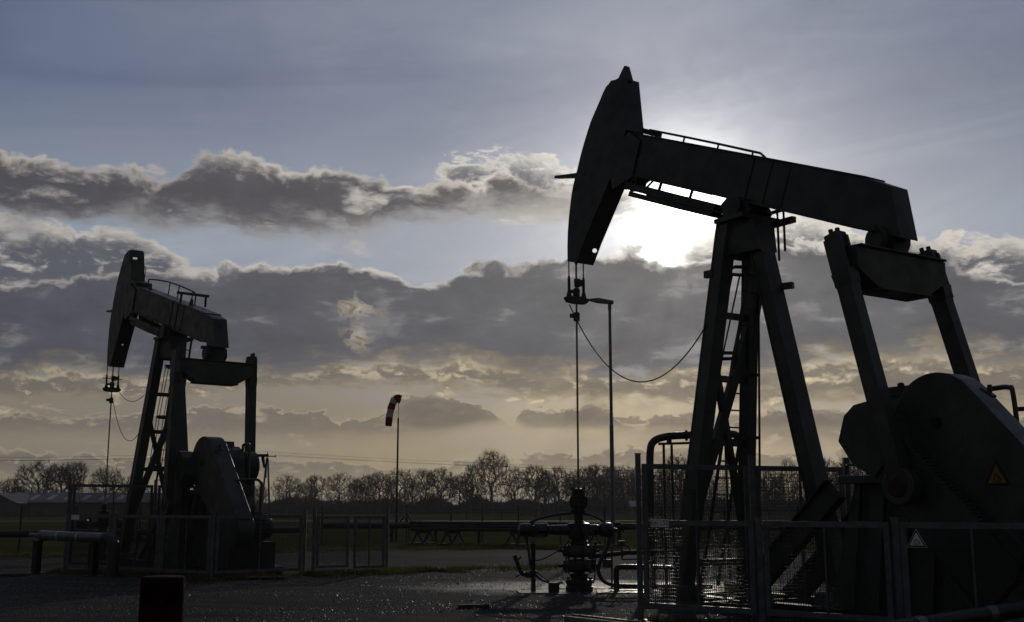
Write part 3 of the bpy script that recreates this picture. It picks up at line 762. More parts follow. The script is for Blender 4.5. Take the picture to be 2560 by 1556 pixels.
    t.build('brake_handle', M['paint'], gx)
    t = MB(); t.lathe([(0.30, -0.2), (0.38, -0.16), (0.38, 0.16), (0.30, 0.2)], P(8.12, -0.62, 2.60), lat, 22)
    t.bar(P(8.5, -0.7, 2.86), P(9.02, -0.7, 2.84), 0.05, 0.06, lat); t.tube([P(8.98, -0.7, 2.84), P(8.97, -0.7, 2.3)], 0.012, 6); t.bar(P(8.75, -0.7, 2.82), P(8.86, -0.7, 2.55), 0.04, 0.12, lat, 0.04, 0.04)
    t.build('brake_drum', M['paint_dark'], gx)
    # belt guard: two unequal discs joined by tangents
    (x0, z0, r0), (x1, z1, r1) = (8.26, 2.645, 0.63), (9.95, 1.10, 0.40)
    th_ = math.atan2(z1 - z0, x1 - x0); be = math.acos((r0 - r1) / math.hypot(x1 - x0, z1 - z0))
    gpts = [(x0 + r0 * math.cos(a), z0 + r0 * math.sin(a)) for a in [th_ + be + i * (2 * math.pi - 2 * be) / 34 for i in range(35)]]
    gpts += [(x1 + r1 * math.cos(a), z1 + r1 * math.sin(a)) for a in [th_ - be + i * (2 * be) / 14 for i in range(15)]]
    q = MB(); q.loops(*pris(gpts, 0.62, 0.22))
    gd = q.build('belt_guard', M['paint'], root, smooth=True, bevel=0.012)
    MB().lathe([(0.085, 0.0), (0.085, 0.008)], P(8.26, 0.621, 2.645), lat, 20).build('shaft_opening', M['ink'], gd)
    q = MB(); q.lathe([(0.03, -0.05), (0.03, 0.05)], P(8.95, 0.5, 3.02), n=8); q.bar(P(8.85, 0.5, 3.03), P(9.0, 0.5, 2.92), 0.1, 0.03, lat); q.build('guard_latch', M['paint_dark'], gd)
    if extras.get('sign'):
        warn_sign(gd, P(9.04, 0.622, 1.965), (1, 0, 0), (0, 0, 1), (0, -1, 0), 0.36, 'yellow')
    q = MB(); q.lathe([(0.20, 0.24), (0.27, 0.18), (0.29, 0.0), (0.29, -0.36), (0.25, -0.44), (0.12, -0.47)], P(9.72, -0.02, 1.15), lat, 24)
    for i in range(20):
        a = i * 2 * math.pi / 20; c0 = P(9.72, 0.10, 1.15) + Vector((0.30 * S * math.cos(a), 0, 0.30 * S * math.sin(a)))
        q.bar(c0, c0 + Vector((0, 0.40, 0)), 0.012, 0.04, (-math.sin(a), 0, math.cos(a)))
    q.bar(P(9.6, -0.1, 1.45), P(9.85, -0.1, 1.45), 0.18, 0.12, lat); q.build('motor', M['paint'], root, smooth=True)
    pd = MB(); pd.loops([P(s, l, 0.12) for s, l in ((6.35, 0.55), (8.95, 0.55), (8.95, -0.62), (6.35, -0.62))], [P(s, l, 1.92) for s, l in ((6.72, 0.34), (8.5, 0.34), (8.5, -0.52), (6.72, -0.52))])
    pd.loops(*pris([(6.58, 1.92), (6.58, 2.03), (8.6, 2.03), (8.6, 1.92)], 0.50, -0.6))
    for s in (6.9, 7.3, 7.7, 8.1): pd.bar(P(s, 0.42, 1.92), P(s - 0.08, 0.60, 0.12), 0.03, 0.10, (1, 0, 0))
    po = pd.build('pedestal', M['paint'], root, bevel=0.012)
    q = MB()
    for l in (0.52, -0.56):
        q.ibeam(P(6.55, l, 1.86), P(4.65, l, 0.20), 0.18, 0.36, 0.02, lat); q.bar(P(6.55, l, 1.86), P(4.65, l, 0.20), 0.03, 0.32, lat)
    q.build('pedestal_brace', M['paint'], po)
    q = MB(); q.tube(bez([P(6.72, 0.5, 2.05), P(6.74, 0.5, 2.16), P(6.85, 0.5, 2.17), P(6.95, 0.5, 2.18), P(6.98, 0.5, 2.36)], 5), 0.02, 6); q.build('oil_filler', M['paint_dark'], po)
    sk = MB()
    for l in (0.62, -0.62): sk.ibeam(P(3.3, l, 0.19), P(10.1, l, 0.19), 0.18, 0.20, 0.02, lat)
    for s in (3.35, 5.0, 6.3, 9.2, 10.05): sk.bar(P(s, 0.62, 0.19), P(s, -0.62, 0.19), 0.12, 0.16, (1, 0, 0))
    sk.loops(*pris([(9.35, 0.2), (9.35, 0.84), (10.05, 0.84), (10.05, 0.2)], 0.35, -0.45))
    sk.build('skid', M['paint_dark'], root)
    return root, P, B


R1 = (1.0 * 1.186 * 1.06, 21.2 * 1.06)
R2 = (-12.07 * 1.06, 33.6 * 1.06)
pj1, P1, B1 = pump('pump_jack', 'large dark green nodding pump jack with lifting lug on its head, beside the street lamp', R1, 56, 22.5, (8.03, 1.86),
                   dict(rail=[(-3.12, 0.80), (-3.10, 0.84), (-2.1, 0.83), (-1.2, 0.815), (-0.18, 0.79), (-0.06, 0.74), (0.0, 0.70)], railposts=[(-3.0, 0.84), (-2.1, 0.83), (-1.2, 0.815), (-0.35, 0.79)],
                        zc=5.55 * 1.06 - 0.096, eq=(7.30, 5.03), crown_lug=True, sign=True, holes=[(0.42, -0.2, 6.46, 0.045, 0.1)], head_rails=True))
pj2, P2, B2 = pump('pump_jack', 'smaller looking pump jack further away with curved railing on its beam, behind the gated fence', R2, 51, 16.5, (7.38, 1.64),
                   dict(rail=[(-3.02, 0.72), (-3.0, 0.94), (-2.3, 1.01), (-1.5, 1.06), (-0.7, 1.07), (0.4, 1.04), (0.58, 1.0), (0.62, 0.70)], railposts=[(-3.0, 0.94), (-1.35, 1.06), (-0.65, 1.06), (0.35, 1.04)],
                        zc=5.12 * 1.06 - 0.096, eq=(7.36, 5.19), holes=[(0.62, -0.05, 6.40, 0.03, 0.1), (1.72, 0.13, 8.83, 0.13, 0.06)], tbar=True, beam_lugs=True, crossbar=True))
# ================================================================== ground
def ground_mat(name, kind):
    m = bpy.data.materials.new(name); m.use_nodes = True
    nt = m.node_tree; h = G(nt); b = nt.nodes['Principled BSDF']
    co = h.n('ShaderNodeTexCoord').outputs['Object']
    sp = h.n('ShaderNodeSeparateXYZ'); h.put(sp.inputs[0], co)
    big = h.noise(co, 0.12, 5.0, 0.6); mid = h.noise(co, 1.1, 5.0, 0.65); fine = h.noise(co, 22.0, 4.0, 0.7)
    stone = h.n('ShaderNodeTexVoronoi', voronoi_dimensions='2D', feature='F1'); h.put(stone.inputs['Vector'], co); stone.inputs['Scale'].default_value = 26.0
    bp = h.n('ShaderNodeBump')
    if kind == 'field':
        c = h.mix(h.step(mid, 0.3, 0.7), (0.040, 0.046, 0.016), (0.070, 0.072, 0.026))
        c = h.mix(h.step(big, 0.35, 0.65, 0.0, 0.5), c, (0.090, 0.078, 0.034))
        h.put(b.inputs['Base Color'], c); b.inputs['Roughness'].default_value = 0.95
        b.inputs['Specular IOR Level'].default_value = 0.0
        bp.inputs['Strength'].default_value = 0.9; bp.inputs['Distance'].default_value = 0.05
        h.put(bp.inputs['Height'], h.noise(co, 9.0, 5.0, 0.7))
    else:
        # tyre tracks: stretched noise along the way vehicles drive
        tr = h.noise(h.xyz(h.mul(h.m('MULTIPLY_ADD', sp.outputs[0], 0.35, h.mul(sp.outputs[1], 1.0)), 1.3), h.mul(sp.outputs[0], 0.05), 0.0), 1.0, 5.0, 0.6, dim='2D')
        c = h.mix(h.step(big, 0.35, 0.65), (0.030, 0.029, 0.032), (0.066, 0.061, 0.060))
        c = h.mix(h.step(tr, 0.45, 0.62, 0.0, 0.55), c, (0.085, 0.076, 0.067))
        moss = h.step(h.add(h.mul(mid, 0.6), h.mul(big, 0.5)), 0.60, 0.72)
        c = h.mix(h.mul(moss, 0.75), c, (0.062, 0.060, 0.024))
        c = h.mix(h.step(fine, 0.55, 0.72, 0.0, 0.5), c, (0.12, 0.115, 0.11))
        h.put(b.inputs['Base Color'], c)
        dw = h.m('SQRT', h.add(h.m('POWER', h.mul(h.sub(sp.outputs[0], 1.9), 0.55), 2.0), h.m('POWER', h.sub(sp.outputs[1], 23.6), 2.0)))
        wet = h.step(h.add(h.mul(h.step(dw, 0.3, 3.6), 0.42), h.add(h.mul(big, 0.3), h.mul(mid, 0.4))), 0.36, 0.72)
        h.put(b.inputs['Roughness'], h.m('MULTIPLY_ADD', wet, 0.40, 0.42))
        h.put(b.inputs['Specular IOR Level'], h.step(wet, 0.0, 1.0, 0.16, 0.022))
        bp.inputs['Strength'].default_value = 1.0; bp.inputs['Distance'].default_value = 0.03
        h.put(bp.inputs['Height'], h.add(h.mul(stone.outputs['Distance'], 0.8), h.add(h.mul(fine, 0.7), h.mul(tr, 0.6))))
    nt.links.new(bp.outputs[0], b.inputs['Normal'])
    return m


def sheet(name, pts, z, m, kind='structure', n=0):
    me = bpy.data.meshes.new(name)
    me.from_pydata([(x, y, z) for x, y in pts], [], [tuple(range(len(pts)))]); me.materials.append(m); me.update()
    o = bpy.data.objects.new(name, me); COL.objects.link(o); o['kind'] = kind
    if me.polygons[0].normal.z < 0: me.flip_normals()
    return o


sheet('ground', [(-4000, -60), (4000, -60), (4000, 6000), (-4000, 6000)], 0.0, ground_mat('field_grass_ground', 'field'))
edge = [(-60, 31.5), (-40, 33.5), (-24, 35.8), (-17, 37.2), (-12, 38.8), (-8.5, 41.5), (-5.5, 43.6), (-2, 44.6), (3, 45.2), (9, 44.6), (16, 43.2), (30, 41), (60, 38)]
rr = random.Random(3); lot = [(-60, -55)]
for (ax_, ay_), (bx_, by_) in zip(edge, edge[1:]):
    k = max(3, int(abs(bx_ - ax_) * 2.2))
    for i in range(k):
        t = i / k; lot.append((ax_ + (bx_ - ax_) * t, ay_ + (by_ - ay_) * t + rr.uniform(-0.45, 0.45)))
lot += [(60, 38), (60, -55)]
sheet('gravel_yard', lot, 0.006, ground_mat('tarred_gravel', 'yard'))
farm = [(-600, 118), (-200, 128), (0, 140), (250, 150), (700, 160), (700, 166), (250, 156), (0, 145), (-200, 132), (-600, 121)]
sheet('field_track', farm, 0.008, mat('dry_track_grass', (0.085, 0.074, 0.036), 0.95, 0, 0.2, 0.2))


def blades(name, zones, n, seed, hmin, hmax, m):
    r = np.random.default_rng(seed); vs = []; 
    tot = sum(z[4] for z in zones)
    for (x0, y0, x1, y1, wgt, width) in zones:
        k = int(n * wgt / tot); t = r.random(k)
        x = x0 + (x1 - x0) * t + r.normal(0, width, k) * 0.5; y = y0 + (y1 - y0) * t + r.normal(0, width, k)
        keep = np.array([mnoise.noise((a * 0.9, b * 0.9, seed)) > -0.12 for a, b in zip(x, y)])
        x, y = x[keep], y[keep]; k = len(x)
        hh_ = r.uniform(hmin, hmax, k); a = r.uniform(0, 6.28, k); w = r.uniform(0.006, 0.014, k)
        lx, ly = r.normal(0, 0.35, k) * hh_, r.normal(0, 0.35, k) * hh_
        A = np.stack([x - np.cos(a) * w, y - np.sin(a) * w, np.zeros(k)], 1); Bv = np.stack([x + np.cos(a) * w, y + np.sin(a) * w, np.zeros(k)], 1)
        Cv = np.stack([x + lx, y + ly, hh_], 1)
        vs.append(np.stack([A, Bv, Cv], 1).reshape(-1, 3))
    P = np.concatenate(vs); me = bpy.data.meshes.new(name); nt_ = len(P) // 3
    me.vertices.add(len(P)); me.vertices.foreach_set('co', P.astype(np.float32).ravel())
    me.loops.add(len(P)); me.loops.foreach_set('vertex_index', np.arange(len(P), dtype=np.int32))
    me.polygons.add(nt_); me.polygons.foreach_set('loop_start', np.arange(0, len(P), 3, dtype=np.int32))
    me.update(); me.validate(); me.materials.append(m)
    o = bpy.data.objects.new(name, me); COL.objects.link(o); o['kind'] = 'stuff'
    return o


blades('verge_grass', [(-20, 37.8, -8, 42.5, 3, 0.6), (-8, 43.2, 3, 46.2, 3, 0.9), (3, 46.2, 18, 44.5, 3, 0.9), (-6, 48, 12, 49, 4, 1.5),
                       (-7.5, 25.5, -3.2, 28.4, 1.6, 0.35), (-5.4, 27.2, -1.2, 29.6, 2.0, 0.5), (-3.5, 29.0, 2.5, 31.5, 1.6, 0.5), (-11.5, 28.8, -7.0, 25.9, 1.2, 0.2),
                       (1.9, 16.3, 5.0, 13.9, 0.5, 0.12)], 60000, 5, 0.04, 0.16, M['blade'])


def stones(name, n, seed, m):
    r = np.random.default_rng(seed)
    y = 13.0 + 21.0 * r.random(n) ** 1.25; x = (r.random(n) - 0.5) * (y * 1.02); z0 = 0.006
    k = np.array([mnoise.noise((a * 0.35, b * 0.8, 4.0)) > -0.22 for a, b in zip(x, y)]); x, y = x[k], y[k]; n = len(x)
    s = r.gamma(3.0, 0.0034, n) + 0.003; D = np.array([[1, 0, 0], [0, 1, 0], [-1, 0, 0], [0, -1, 0], [0, 0, 1.0]])
    a = r.uniform(0, 6.28, n); c, q = np.cos(a), np.sin(a)
    Vv = np.zeros((n, 5, 3))
    for i, d in enumerate(D):
        e = d[None] * (s * 1.0)[:, None] * np.stack([r.uniform(0.7, 1.4, n), r.uniform(0.7, 1.4, n), r.uniform(0.5, 1.0, n)], 1)
        Vv[:, i, 0] = x + c * e[:, 0] - q * e[:, 1] + (r.normal(0, 0.3, n) * s if i == 4 else 0); Vv[:, i, 1] = y + q * e[:, 0] + c * e[:, 1]; Vv[:, i, 2] = z0 + e[:, 2]
    F = np.concatenate([np.stack([np.arange(n) * 5 + i, np.arange(n) * 5 + (i + 1) % 4, np.arange(n) * 5 + 4], 1) for i in range(4)])
    me = bpy.data.meshes.new(name); me.vertices.add(n * 5); me.vertices.foreach_set('co', Vv.astype(np.float32).ravel())
    me.loops.add(F.size); me.loops.foreach_set('vertex_index', F.astype(np.int32).ravel())
    me.polygons.add(len(F)); me.polygons.foreach_set('loop_start', np.arange(0, F.size, 3, dtype=np.int32)); me.update(); me.validate(); me.materials.append(m)
    o = bpy.data.objects.new(name, me); COL.objects.link(o); o['kind'] = 'stuff'


stones('loose_gravel', 40000, 8, mat('wet_stone', (0.075, 0.070, 0.066), 0.50, 0.0, 0.5, 9.0, spec=0.24))


# ================================================================== fences
def mesh_panel(parent, p, q, z0, z1, wt=1.0, post_gap=0.07, mid=True, frame=0.075, sx=0.034, sz=0.05):
    """framed panel of welded wire between two ground points"""
    p = Vector((p[0], p[1], 0)); q = Vector((q[0], q[1], 0)); d = (q - p).normalized(); nrm = Vector((d.y, -d.x, 0))
    a = p + d * post_gap; b = q - d * post_gap; Z = Vector((0, 0, 1)); L = (b - a).length
    f = MB(); t = frame
    f.bar(a + Z * (z1 - t / 2), b + Z * (z1 - t / 2), t, 0.035, Z); f.bar(a + Z * (z0 + t / 2), b + Z * (z0 + t / 2), t, 0.035, Z)
    for c in (a + d * (t / 2), b - d * (t / 2)): f.bar(c + Z * (z0 + t), c + Z * (z1 - t), t, 0.035, d)
    if mid: c = a + d * (L / 2); f.bar(c + Z * (z0 + t), c + Z * (z1 - t), 0.028, 0.03, d)
    fo = f.build('panel_frame', M['galv'], parent)
    w = MB(); k = int((L - 2 * t) / sx)
    for i in range(1, k):
        c = a + d * (t + (L - 2 * t) * i / k) + nrm * 0.004; w.bar(c + Z * (z0 + t), c + Z * (z1 - t), 0.0052 * wt, 0.0052 * wt, d)
    k = int((z1 - z0 - 2 * t) / sz)
    for i in range(1, k):
        z = z0 + t + (z1 - z0 - 2 * t) * i / k; w.bar(a + d * t + Z * z - nrm * 0.004, b - d * t + Z * z - nrm * 0.004, 0.0058 * wt, 0.0058 * wt, Z)
    w.build('wire_mesh', M['wire'], fo)
    return fo


def post(parent, p, h, r=0.038, cap=True, base=True, square=True):
    b = MB(); x, y = p
    if square: b.box((x, y, h / 2), (r * 2, r * 2, h))
    else: b.tube([(x, y, 0), (x, y, h)], r, 12)
    if base: b.box((x, y, 0.01), (r * 5, r * 5, 0.02))
    if cap: b.box((x, y, h + 0.006), (r * 2.3, r * 2.3, 0.012))
    return b.build('post', M['galv'], parent)


def fence_things(name, label, pts, heights, z0, z1, group):
    o = thing(name, label, 'fence', (0, 0, 0), 0, group)
    for p, h in zip(pts, heights): post(o, p, h)
    for p, q in zip(pts, pts[1:]): mesh_panel(o, p, q, z0, z1)
    return o


GRP = 'wire mesh fences round the pump jacks'
lowP = [(1.85, 16.6), (3.34, 15.44), (4.80, 14.30), (6.26, 13.16), (7.7, 12.0)]
fr = fence_things('safety_fence', 'low wire mesh fence with number plate and warning triangle before the large pump jack', lowP, (2.38, 1.46, 1.47, 1.48, 1.48), 0.19, 1.425, GRP)
tallP = [(1.85, 16.6), (3.68, 17.38), (5.37, 18.16)]
ft = thing('safety_fence', 'tall wire mesh fence standing between the legs of the large pump jack', 'fence', (0, 0, 0), 0, GRP)
for p in tallP[1:]: post(ft, p, 2.38)
for p, q in zip(tallP, tallP[1:]): mesh_panel(ft, p, q, 0.16, 2.24)
# number plate on the first low panel
d_ = (Vector((*lowP[1], 0)) - Vector((*lowP[0], 0))).normalized(); n_ = Vector((d_.y, -d_.x, 0))
if n_.y > 0: n_ = -n_
c_ = Vector((*lowP[0], 0)) + d_ * 0.36 + n_ * 0.024 + Vector((0, 0, 1.385))
np_ = MB(); np_.bar(c_ - d_ * 0.15, c_ + d_ * 0.15, 0.115, 0.006, (0, 0, 1)); npo = np_.build('number_plate', M['plate'], fr)
text_mb('Em 152', 0.098, c_ + n_ * 0.004, d_, (0, 0, 1), n_, 0.002).build('lettering', M['ink'], npo)
c_ = Vector((*lowP[2], 0)) + d_ * 0.27 + n_ * 0.022 + Vector((0, 0, 1.20))
warn_sign(fr, c_, d_, (0, 0, 1), n_, 0.25, 'plate')

# left pump's enclosure: long low side, tall inner section, gate side
sideP = [(-11.45, 29.4), (-9.94, 28.4), (-8.43, 27.40), (-6.91, 26.38)]
fl = fence_things('safety_fence', 'low mesh fence along the near side of the distant pump jack, behind the clad pipe', sideP, (2.3, 1.5, 1.5, 1.5), 0.1, 1.43, GRP)
c0 = Vector((*sideP[0], 0)); d_ = (Vector((*sideP[1], 0)) - c0).normalized(); n_ = Vector((d_.y, -d_.x, 0)); n_ = n_ if n_.y < 0 else -n_
c_ = c0 + d_ * 0.33 + n_ * 0.03 + Vector((0, 0, 1.36)); MB().bar(c_ - d_ * 0.16, c_ + d_ * 0.16, 0.12, 0.006, (0, 0, 1)).build('number_plate', M['plate'], fl)
c_ = c0 + d_ * 1.25 + n_ * 0.02 + Vector((0, 0, 0.78)); warn_sign(fl, c_, d_, (0, 0, 1), n_, 0.22, 'plate')
tl = thing('safety_fence', 'tall mesh fence panel behind the leaning front leg of the distant pump jack', 'fence', (0, 0, 0), 0, GRP)
tp = [(-11.45, 29.4), (-9.71, 30.9), (-7.97, 32.4)]
for p in tp[1:]: post(tl, p, 2.34)
for p, q in zip(tp, tp[1:]): mesh_panel(tl, p, q, 0.12, 2.21)
gp_ = [(-6.91, 26.38), (-5.05, 27.82), (-4.85, 27.98), (-3.20, 29.28)]
gt = thing('safety_fence', 'mesh fence panel turning away at the near corner of the distant pump jack', 'fence', (0, 0, 0), 0, GRP)
mesh_panel(gt, gp_[0], gp_[1], 0.1, 1.43); post(gt, gp_[1], 1.55)
gg = thing('fence_gate', 'double mesh gate with capped posts standing alone in the yard, left of the pipe rack', 'gate')
post(gg, gp_[2], 1.55); post(gg, gp_[3], 1.58)
m0 = ((gp_[2][0] + gp_[3][0]) / 2, (gp_[2][1] + gp_[3][1]) / 2)
mesh_panel(gg, gp_[2], m0, 0.14, 1.40, mid=False, frame=0.07); mesh_panel(gg, m0, gp_[3], 0.10, 1.40, mid=True, frame=0.07)
b = MB(); b.tube(bez([(gp_[3][0], gp_[3][1], 1.42), (gp_[3][0] + 0.3, gp_[3][1] + 0.2, 1.42), (gp_[3][0] + 0.42, gp_[3][1] + 0.25, 1.38), (gp_[3][0] + 0.45, gp_[3][1] + 0.27, 1.2)], 5), 0.016, 6); b.build('gate_bolt', M['galv'], gg)

# ================================================================== wellhead under the large pump
wx, wy = R1[0] + 1.06 * 0.09 * 0.559, R1[1] - 1.06 * 0.09 * 0.829
wh = thing('wellhead', 'oily black wellhead valve stack with hoses, under the polished rod of the large pump jack', 'wellhead', (wx, wy, 0))
wh.scale = (1.10, 1.10, 0.94)
b = MB(); b.lathe([(0.245, 0), (0.245, 0.10), (0.225, 0.11), (0.225, 0.15), (0.245, 0.16), (0.245, 0.24), (0.15, 0.25), (0.17, 0.33), (0.17, 0.36), (0.09, 0.37), (0.09, 0.42)])
for i in range(12):
    a = i * math.pi / 6; b.tube([(0.21 * math.cos(a), 0.21 * math.sin(a), -0.0), (0.21 * math.cos(a), 0.21 * math.sin(a), 0.29)], 0.016, 6)
b.build('casing_flange', M['oily'], wh, smooth=True)
for z0 in (0.38, 0.68):
    b = MB(); b.lathe([(0.10, 0), (0.22, 0.02), (0.265, 0.07), (0.27, 0.20), (0.23, 0.26), (0.10, 0.28)], (0, 0, z0))
    b.lathe([(0.05, -0.37), (0.03, -0.36), (0.03, -0.30), (0.12, -0.28), (0.13, 0.28), (0.03, 0.30), (0.03, 0.36)], (0, 0, z0 + 0.14), (1, 0, 0), 12)
    for i in range(10):
        a = i * math.pi / 5; b.tube([(0.23 * math.cos(a), 0.23 * math.sin(a), z0 - 0.01), (0.23 * math.cos(a), 0.23 * math.sin(a), z0 + 0.29)], 0.015, 6)
    b.build('blowout_preventer', M['oily'], wh, smooth=True)
b = MB(); b.lathe([(0.12, 0.94), (0.16, 0.96), (0.16, 1.02), (0.13, 1.04), (0.19, 1.08), (0.20, 1.38), (0.13, 1.40), (0.085, 1.44), (0.085, 1.58), (0.135, 1.60), (0.14, 1.66), (0.10, 1.70), (0.13, 1.75), (0.12, 1.79), (0.075, 1.80), (0.075, 1.86), (0.08, 1.94), (0.115, 1.95), (0.12, 2.09), (0.03, 2.11)])
b.lathe([(0.17, -0.09), (0.17, -0.07), (0.04, -0.06), (0.04, 0.06), (0.17, 0.07), (0.17, 0.09)], (0, 0, 1.83), (0, 1, 0.02), 10)
for i in range(8):
    a = i * math.pi / 4; b.tube([(0.11 * math.cos(a), 0.11 * math.sin(a), 1.94), (0.11 * math.cos(a), 0.11 * math.sin(a), 2.125)], 0.017, 6)
    b.tube([(0.125 * math.cos(a), 0.125 * math.sin(a), 1.58), (0.125 * math.cos(a), 0.125 * math.sin(a), 1.77)], 0.014, 6)
b.build('stuffing_box', M['oily'], wh, smooth=True)
b = MB(); b.lathe([(0.03, -1.09), (0.06, -1.07), (0.13, -1.06), (0.145, -1.0), (0.145, -0.86), (0.10, -0.84), (0.10, -0.80), (0.145, -0.79), (0.15, -0.56), (0.10, -0.54), (0.115, -0.2), (0.115, 0.12), (0.12, 0.30), (0.11, 0.36), (0.145, 0.38), (0.155, 0.44), (0.155, 0.56), (0.13, 0.60), (0.05, 0.63), (0.03, 0.69)], (0, 0, 1.245), (1, 0, 0), 22)
for x in (-0.93, -0.67, 0.47):
    for i in range(8):
        a = i * math.pi / 4; b.tube([(x - 0.1, 0.13 * math.cos(a), 1.245 + 0.13 * math.sin(a)), (x + 0.1, 0.13 * math.cos(a), 1.245 + 0.13 * math.sin(a))], 0.014, 6)
b.build('flow_cross', M['oily'], wh, smooth=True)
MB().lathe([(0.115, 0), (0.115, 0.03), (0.10, 0.04)], (0.14, -0.19, 1.22), (0.25, -1, 0.05), 20).build('gauge', M['steel'], wh)
for x in (-0.70,): MB().box((x, -0.13, 1.13), (0.17, 0.02, 0.07)).build('name_tag', M['steel'], wh)
def hose(pts, r, nm='hose', m='black'): return MB().tube(bez(pts, 9), r, 8).build(nm, M[m], wh, smooth=True)
hose([(-0.1, 0.0, 1.60), (-0.4, -0.02, 1.56), (-0.7, 0, 1.48), (-0.86, 0, 1.40)], 0.028)
hose([(0.08, 0.0, 1.58), (0.25, -0.02, 1.54), (0.40, 0, 1.45), (0.48, 0, 1.38)], 0.022)
hose([(0.55, -0.02, 1.10), (0.50, -0.05, 0.90), (0.40, -0.1, 0.68), (0.33, -0.12, 0.45), (0.40, -0.12, 0.24), (0.55, -0.1, 0.14), (0.72, -0.08, 0.10)], 0.036)
hose([(-0.93, 0, 1.1), (-0.90, -0.05, 0.85), (-0.85, -0.08, 0.5), (-0.72, -0.1, 0.28), (-0.5, -0.1, 0.18), (-0.3, -0.08, 0.18)], 0.024)
hose([(-0.16, -0.1, 1.04), (-0.35, -0.1, 0.85), (-0.6, -0.1, 0.68), (-0.85, -0.05, 0.60)], 0.012)
hose([(-0.84, -0.1, 0.6), (-0.78, -0.12, 0.45), (-0.66, -0.12, 0.3), (-0.5, -0.12, 0.18)], 0.010)
hose([(0.28, -0.05, 0.95), (0.29, -0.06, 0.6), (0.27, -0.06, 0.3), (0.25, -0.05, 0.16)], 0.010)
hose([(0.58, 0, 0.65), (0.58, 0.02, 0.35), (0.56, 0.0, 0.05)], 0.010)
MB().loops([(0.27, -0.02, 1.0), (0.31, -0.02, 1.02), (0.31, -0.02, 0.85), (0.26, -0.02, 0.83)], [(0.27, 0.04, 1.0), (0.31, 0.04, 1.02), (0.31, 0.04, 0.85), (0.26, 0.04, 0.83)]).build('lever', M['oily'], wh)

vs_ = thing('valve_stand', 'upright pipe valve with a cranked lever arm, standing left of the black wellhead', 'valve', (wx - 0.90, wy - 0.25, 0))
b = MB(); b.lathe([(0.05, 0), (0.045, 0.30), (0.07, 0.32), (0.07, 0.40), (0.045, 0.42), (0.045, 0.92), (0.055, 0.94), (0.055, 1.0), (0.03, 1.02), (0.03, 1.12)], n=12); b.build('riser', M['oily'], vs_, smooth=True)
b = MB(); b.tube(bez([(0.0, 0, 0.34), (-0.12, 0, 0.33), (-0.22, -0.02, 0.36), (-0.29, -0.03, 0.52), (-0.36, -0.03, 0.70)], 6), [0.06] * 8 + [0.045] * 17, 9); b.bar((-0.30, -0.03, 0.60), (-0.22, -0.05, 0.68), 0.03, 0.03); b.bar((-0.27, -0.03, 0.33), (-0.33, -0.03, 0.29), 0.03, 0.03)
b.build('lever_arm', M['oily'], vs_, smooth=True)
MB().box((0.0, -0.02, 0.97), (0.10, 0.09, 0.12)).build('pressure_switch', M['clad'], vs_, bevel=0.01)

# flow lines on the right of the wellhead
fl_ = thing('flow_line', 'low black pipe run with hoop gauge between the wellhead and the mesh fence', 'pipe', (wx, wy, 0))
b = MB(); b.tube([(0.27, 0.1, 0.66), (0.6, 0.12, 0.69), (0.95, 0.14, 0.73), (1.9, 0.2, 0.74)], 0.045, 10); b.lathe([(0.075, -0.02), (0.075, 0.02)], (0.52, 0.115, 0.68), (1, 0, 0.05)); b.lathe([(0.07, -0.02), (0.07, 0.02)], (0.86, 0.135, 0.72), (1, 0, 0.05))
b.build('upper_pipe', M['pipe'], fl_, smooth=True)
b = MB(); b.tube(bez([(0.71, -0.15, 0.0), (0.71, -0.15, 0.35), (0.72, -0.15, 0.43), (0.80, -0.14, 0.465), (1.2, -0.12, 0.46), (2.0, -0.1, 0.44)], 7), 0.055, 10); b.build('lower_pipe', M['oily'], fl_, smooth=True)
b = MB(); b.tube([(0.7, 0.05, 0.10), (1.2, 0.06, 0.09), (2.6, 0.1, 0.08)], 0.045, 10); b.build('ground_pipe', M['oily'], fl_, smooth=True)
b = MB(); b.tube(bez([(0.63, -0.05, 0.06), (0.64, -0.05, 0.80), (0.67, -0.05, 0.87), (0.75, -0.05, 0.88), (0.93, -0.05, 0.87), (0.98, -0.05, 0.83), (0.99, -0.05, 0.75)], 6), 0.018, 8)
b.tube(bez([(0.83, -0.05, 0.86), (0.83, -0.05, 0.64), (0.86, -0.05, 0.61), (1.2, -0.05, 0.62), (1.9, -0.02, 0.66)], 6), 0.016, 8)
b.box((0.83, -0.05, 0.93), (0.12, 0.07, 0.07)); b.box((0.55, 0.0, 0.53), (0.18, 0.16, 0.15)); b.build('gauge_hoop', M['steel'], fl_, smooth=True)

cpl = mat('wet_cover_plate', (0.30, 0.29, 0.27), 0.24, 0.8, 0.3, 4.0, 0.12, 14.0)
cp = thing('cellar_cover', 'wet steel cover plates lying flat round the foot of the black wellhead', 'cover plate', (wx, wy, 0))
for (x, y, sx_, sy_, rz_) in ((-0.72, -0.35, 0.95, 0.75, 0.08), (0.80, -0.25, 0.95, 0.9, -0.04), (0.1, 0.75, 0.9, 0.5, 0.0), (1.25, 0.8, 1.2, 0.6, -0.06), (-0.3, -0.75, 0.6, 0.35, 0.05), (2.0, 0.2, 0.8, 0.7, 0.03)):
    c, s_ = math.cos(rz_), math.sin(rz_); L = [(x + c * a - s_ * b2, y + s_ * a + c * b2) for a, b2 in ((-sx_ / 2, -sy_ / 2), (sx_ / 2, -sy_ / 2), (sx_ / 2, sy_ / 2), (-sx_ / 2, sy_ / 2))]
    z = 0.022 + 0.006 * abs(x); MB().loops([(a, b2, 0.008) for a, b2 in L], [(a, b2, z) for a, b2 in L]).build('cover_plate', cpl, cp)

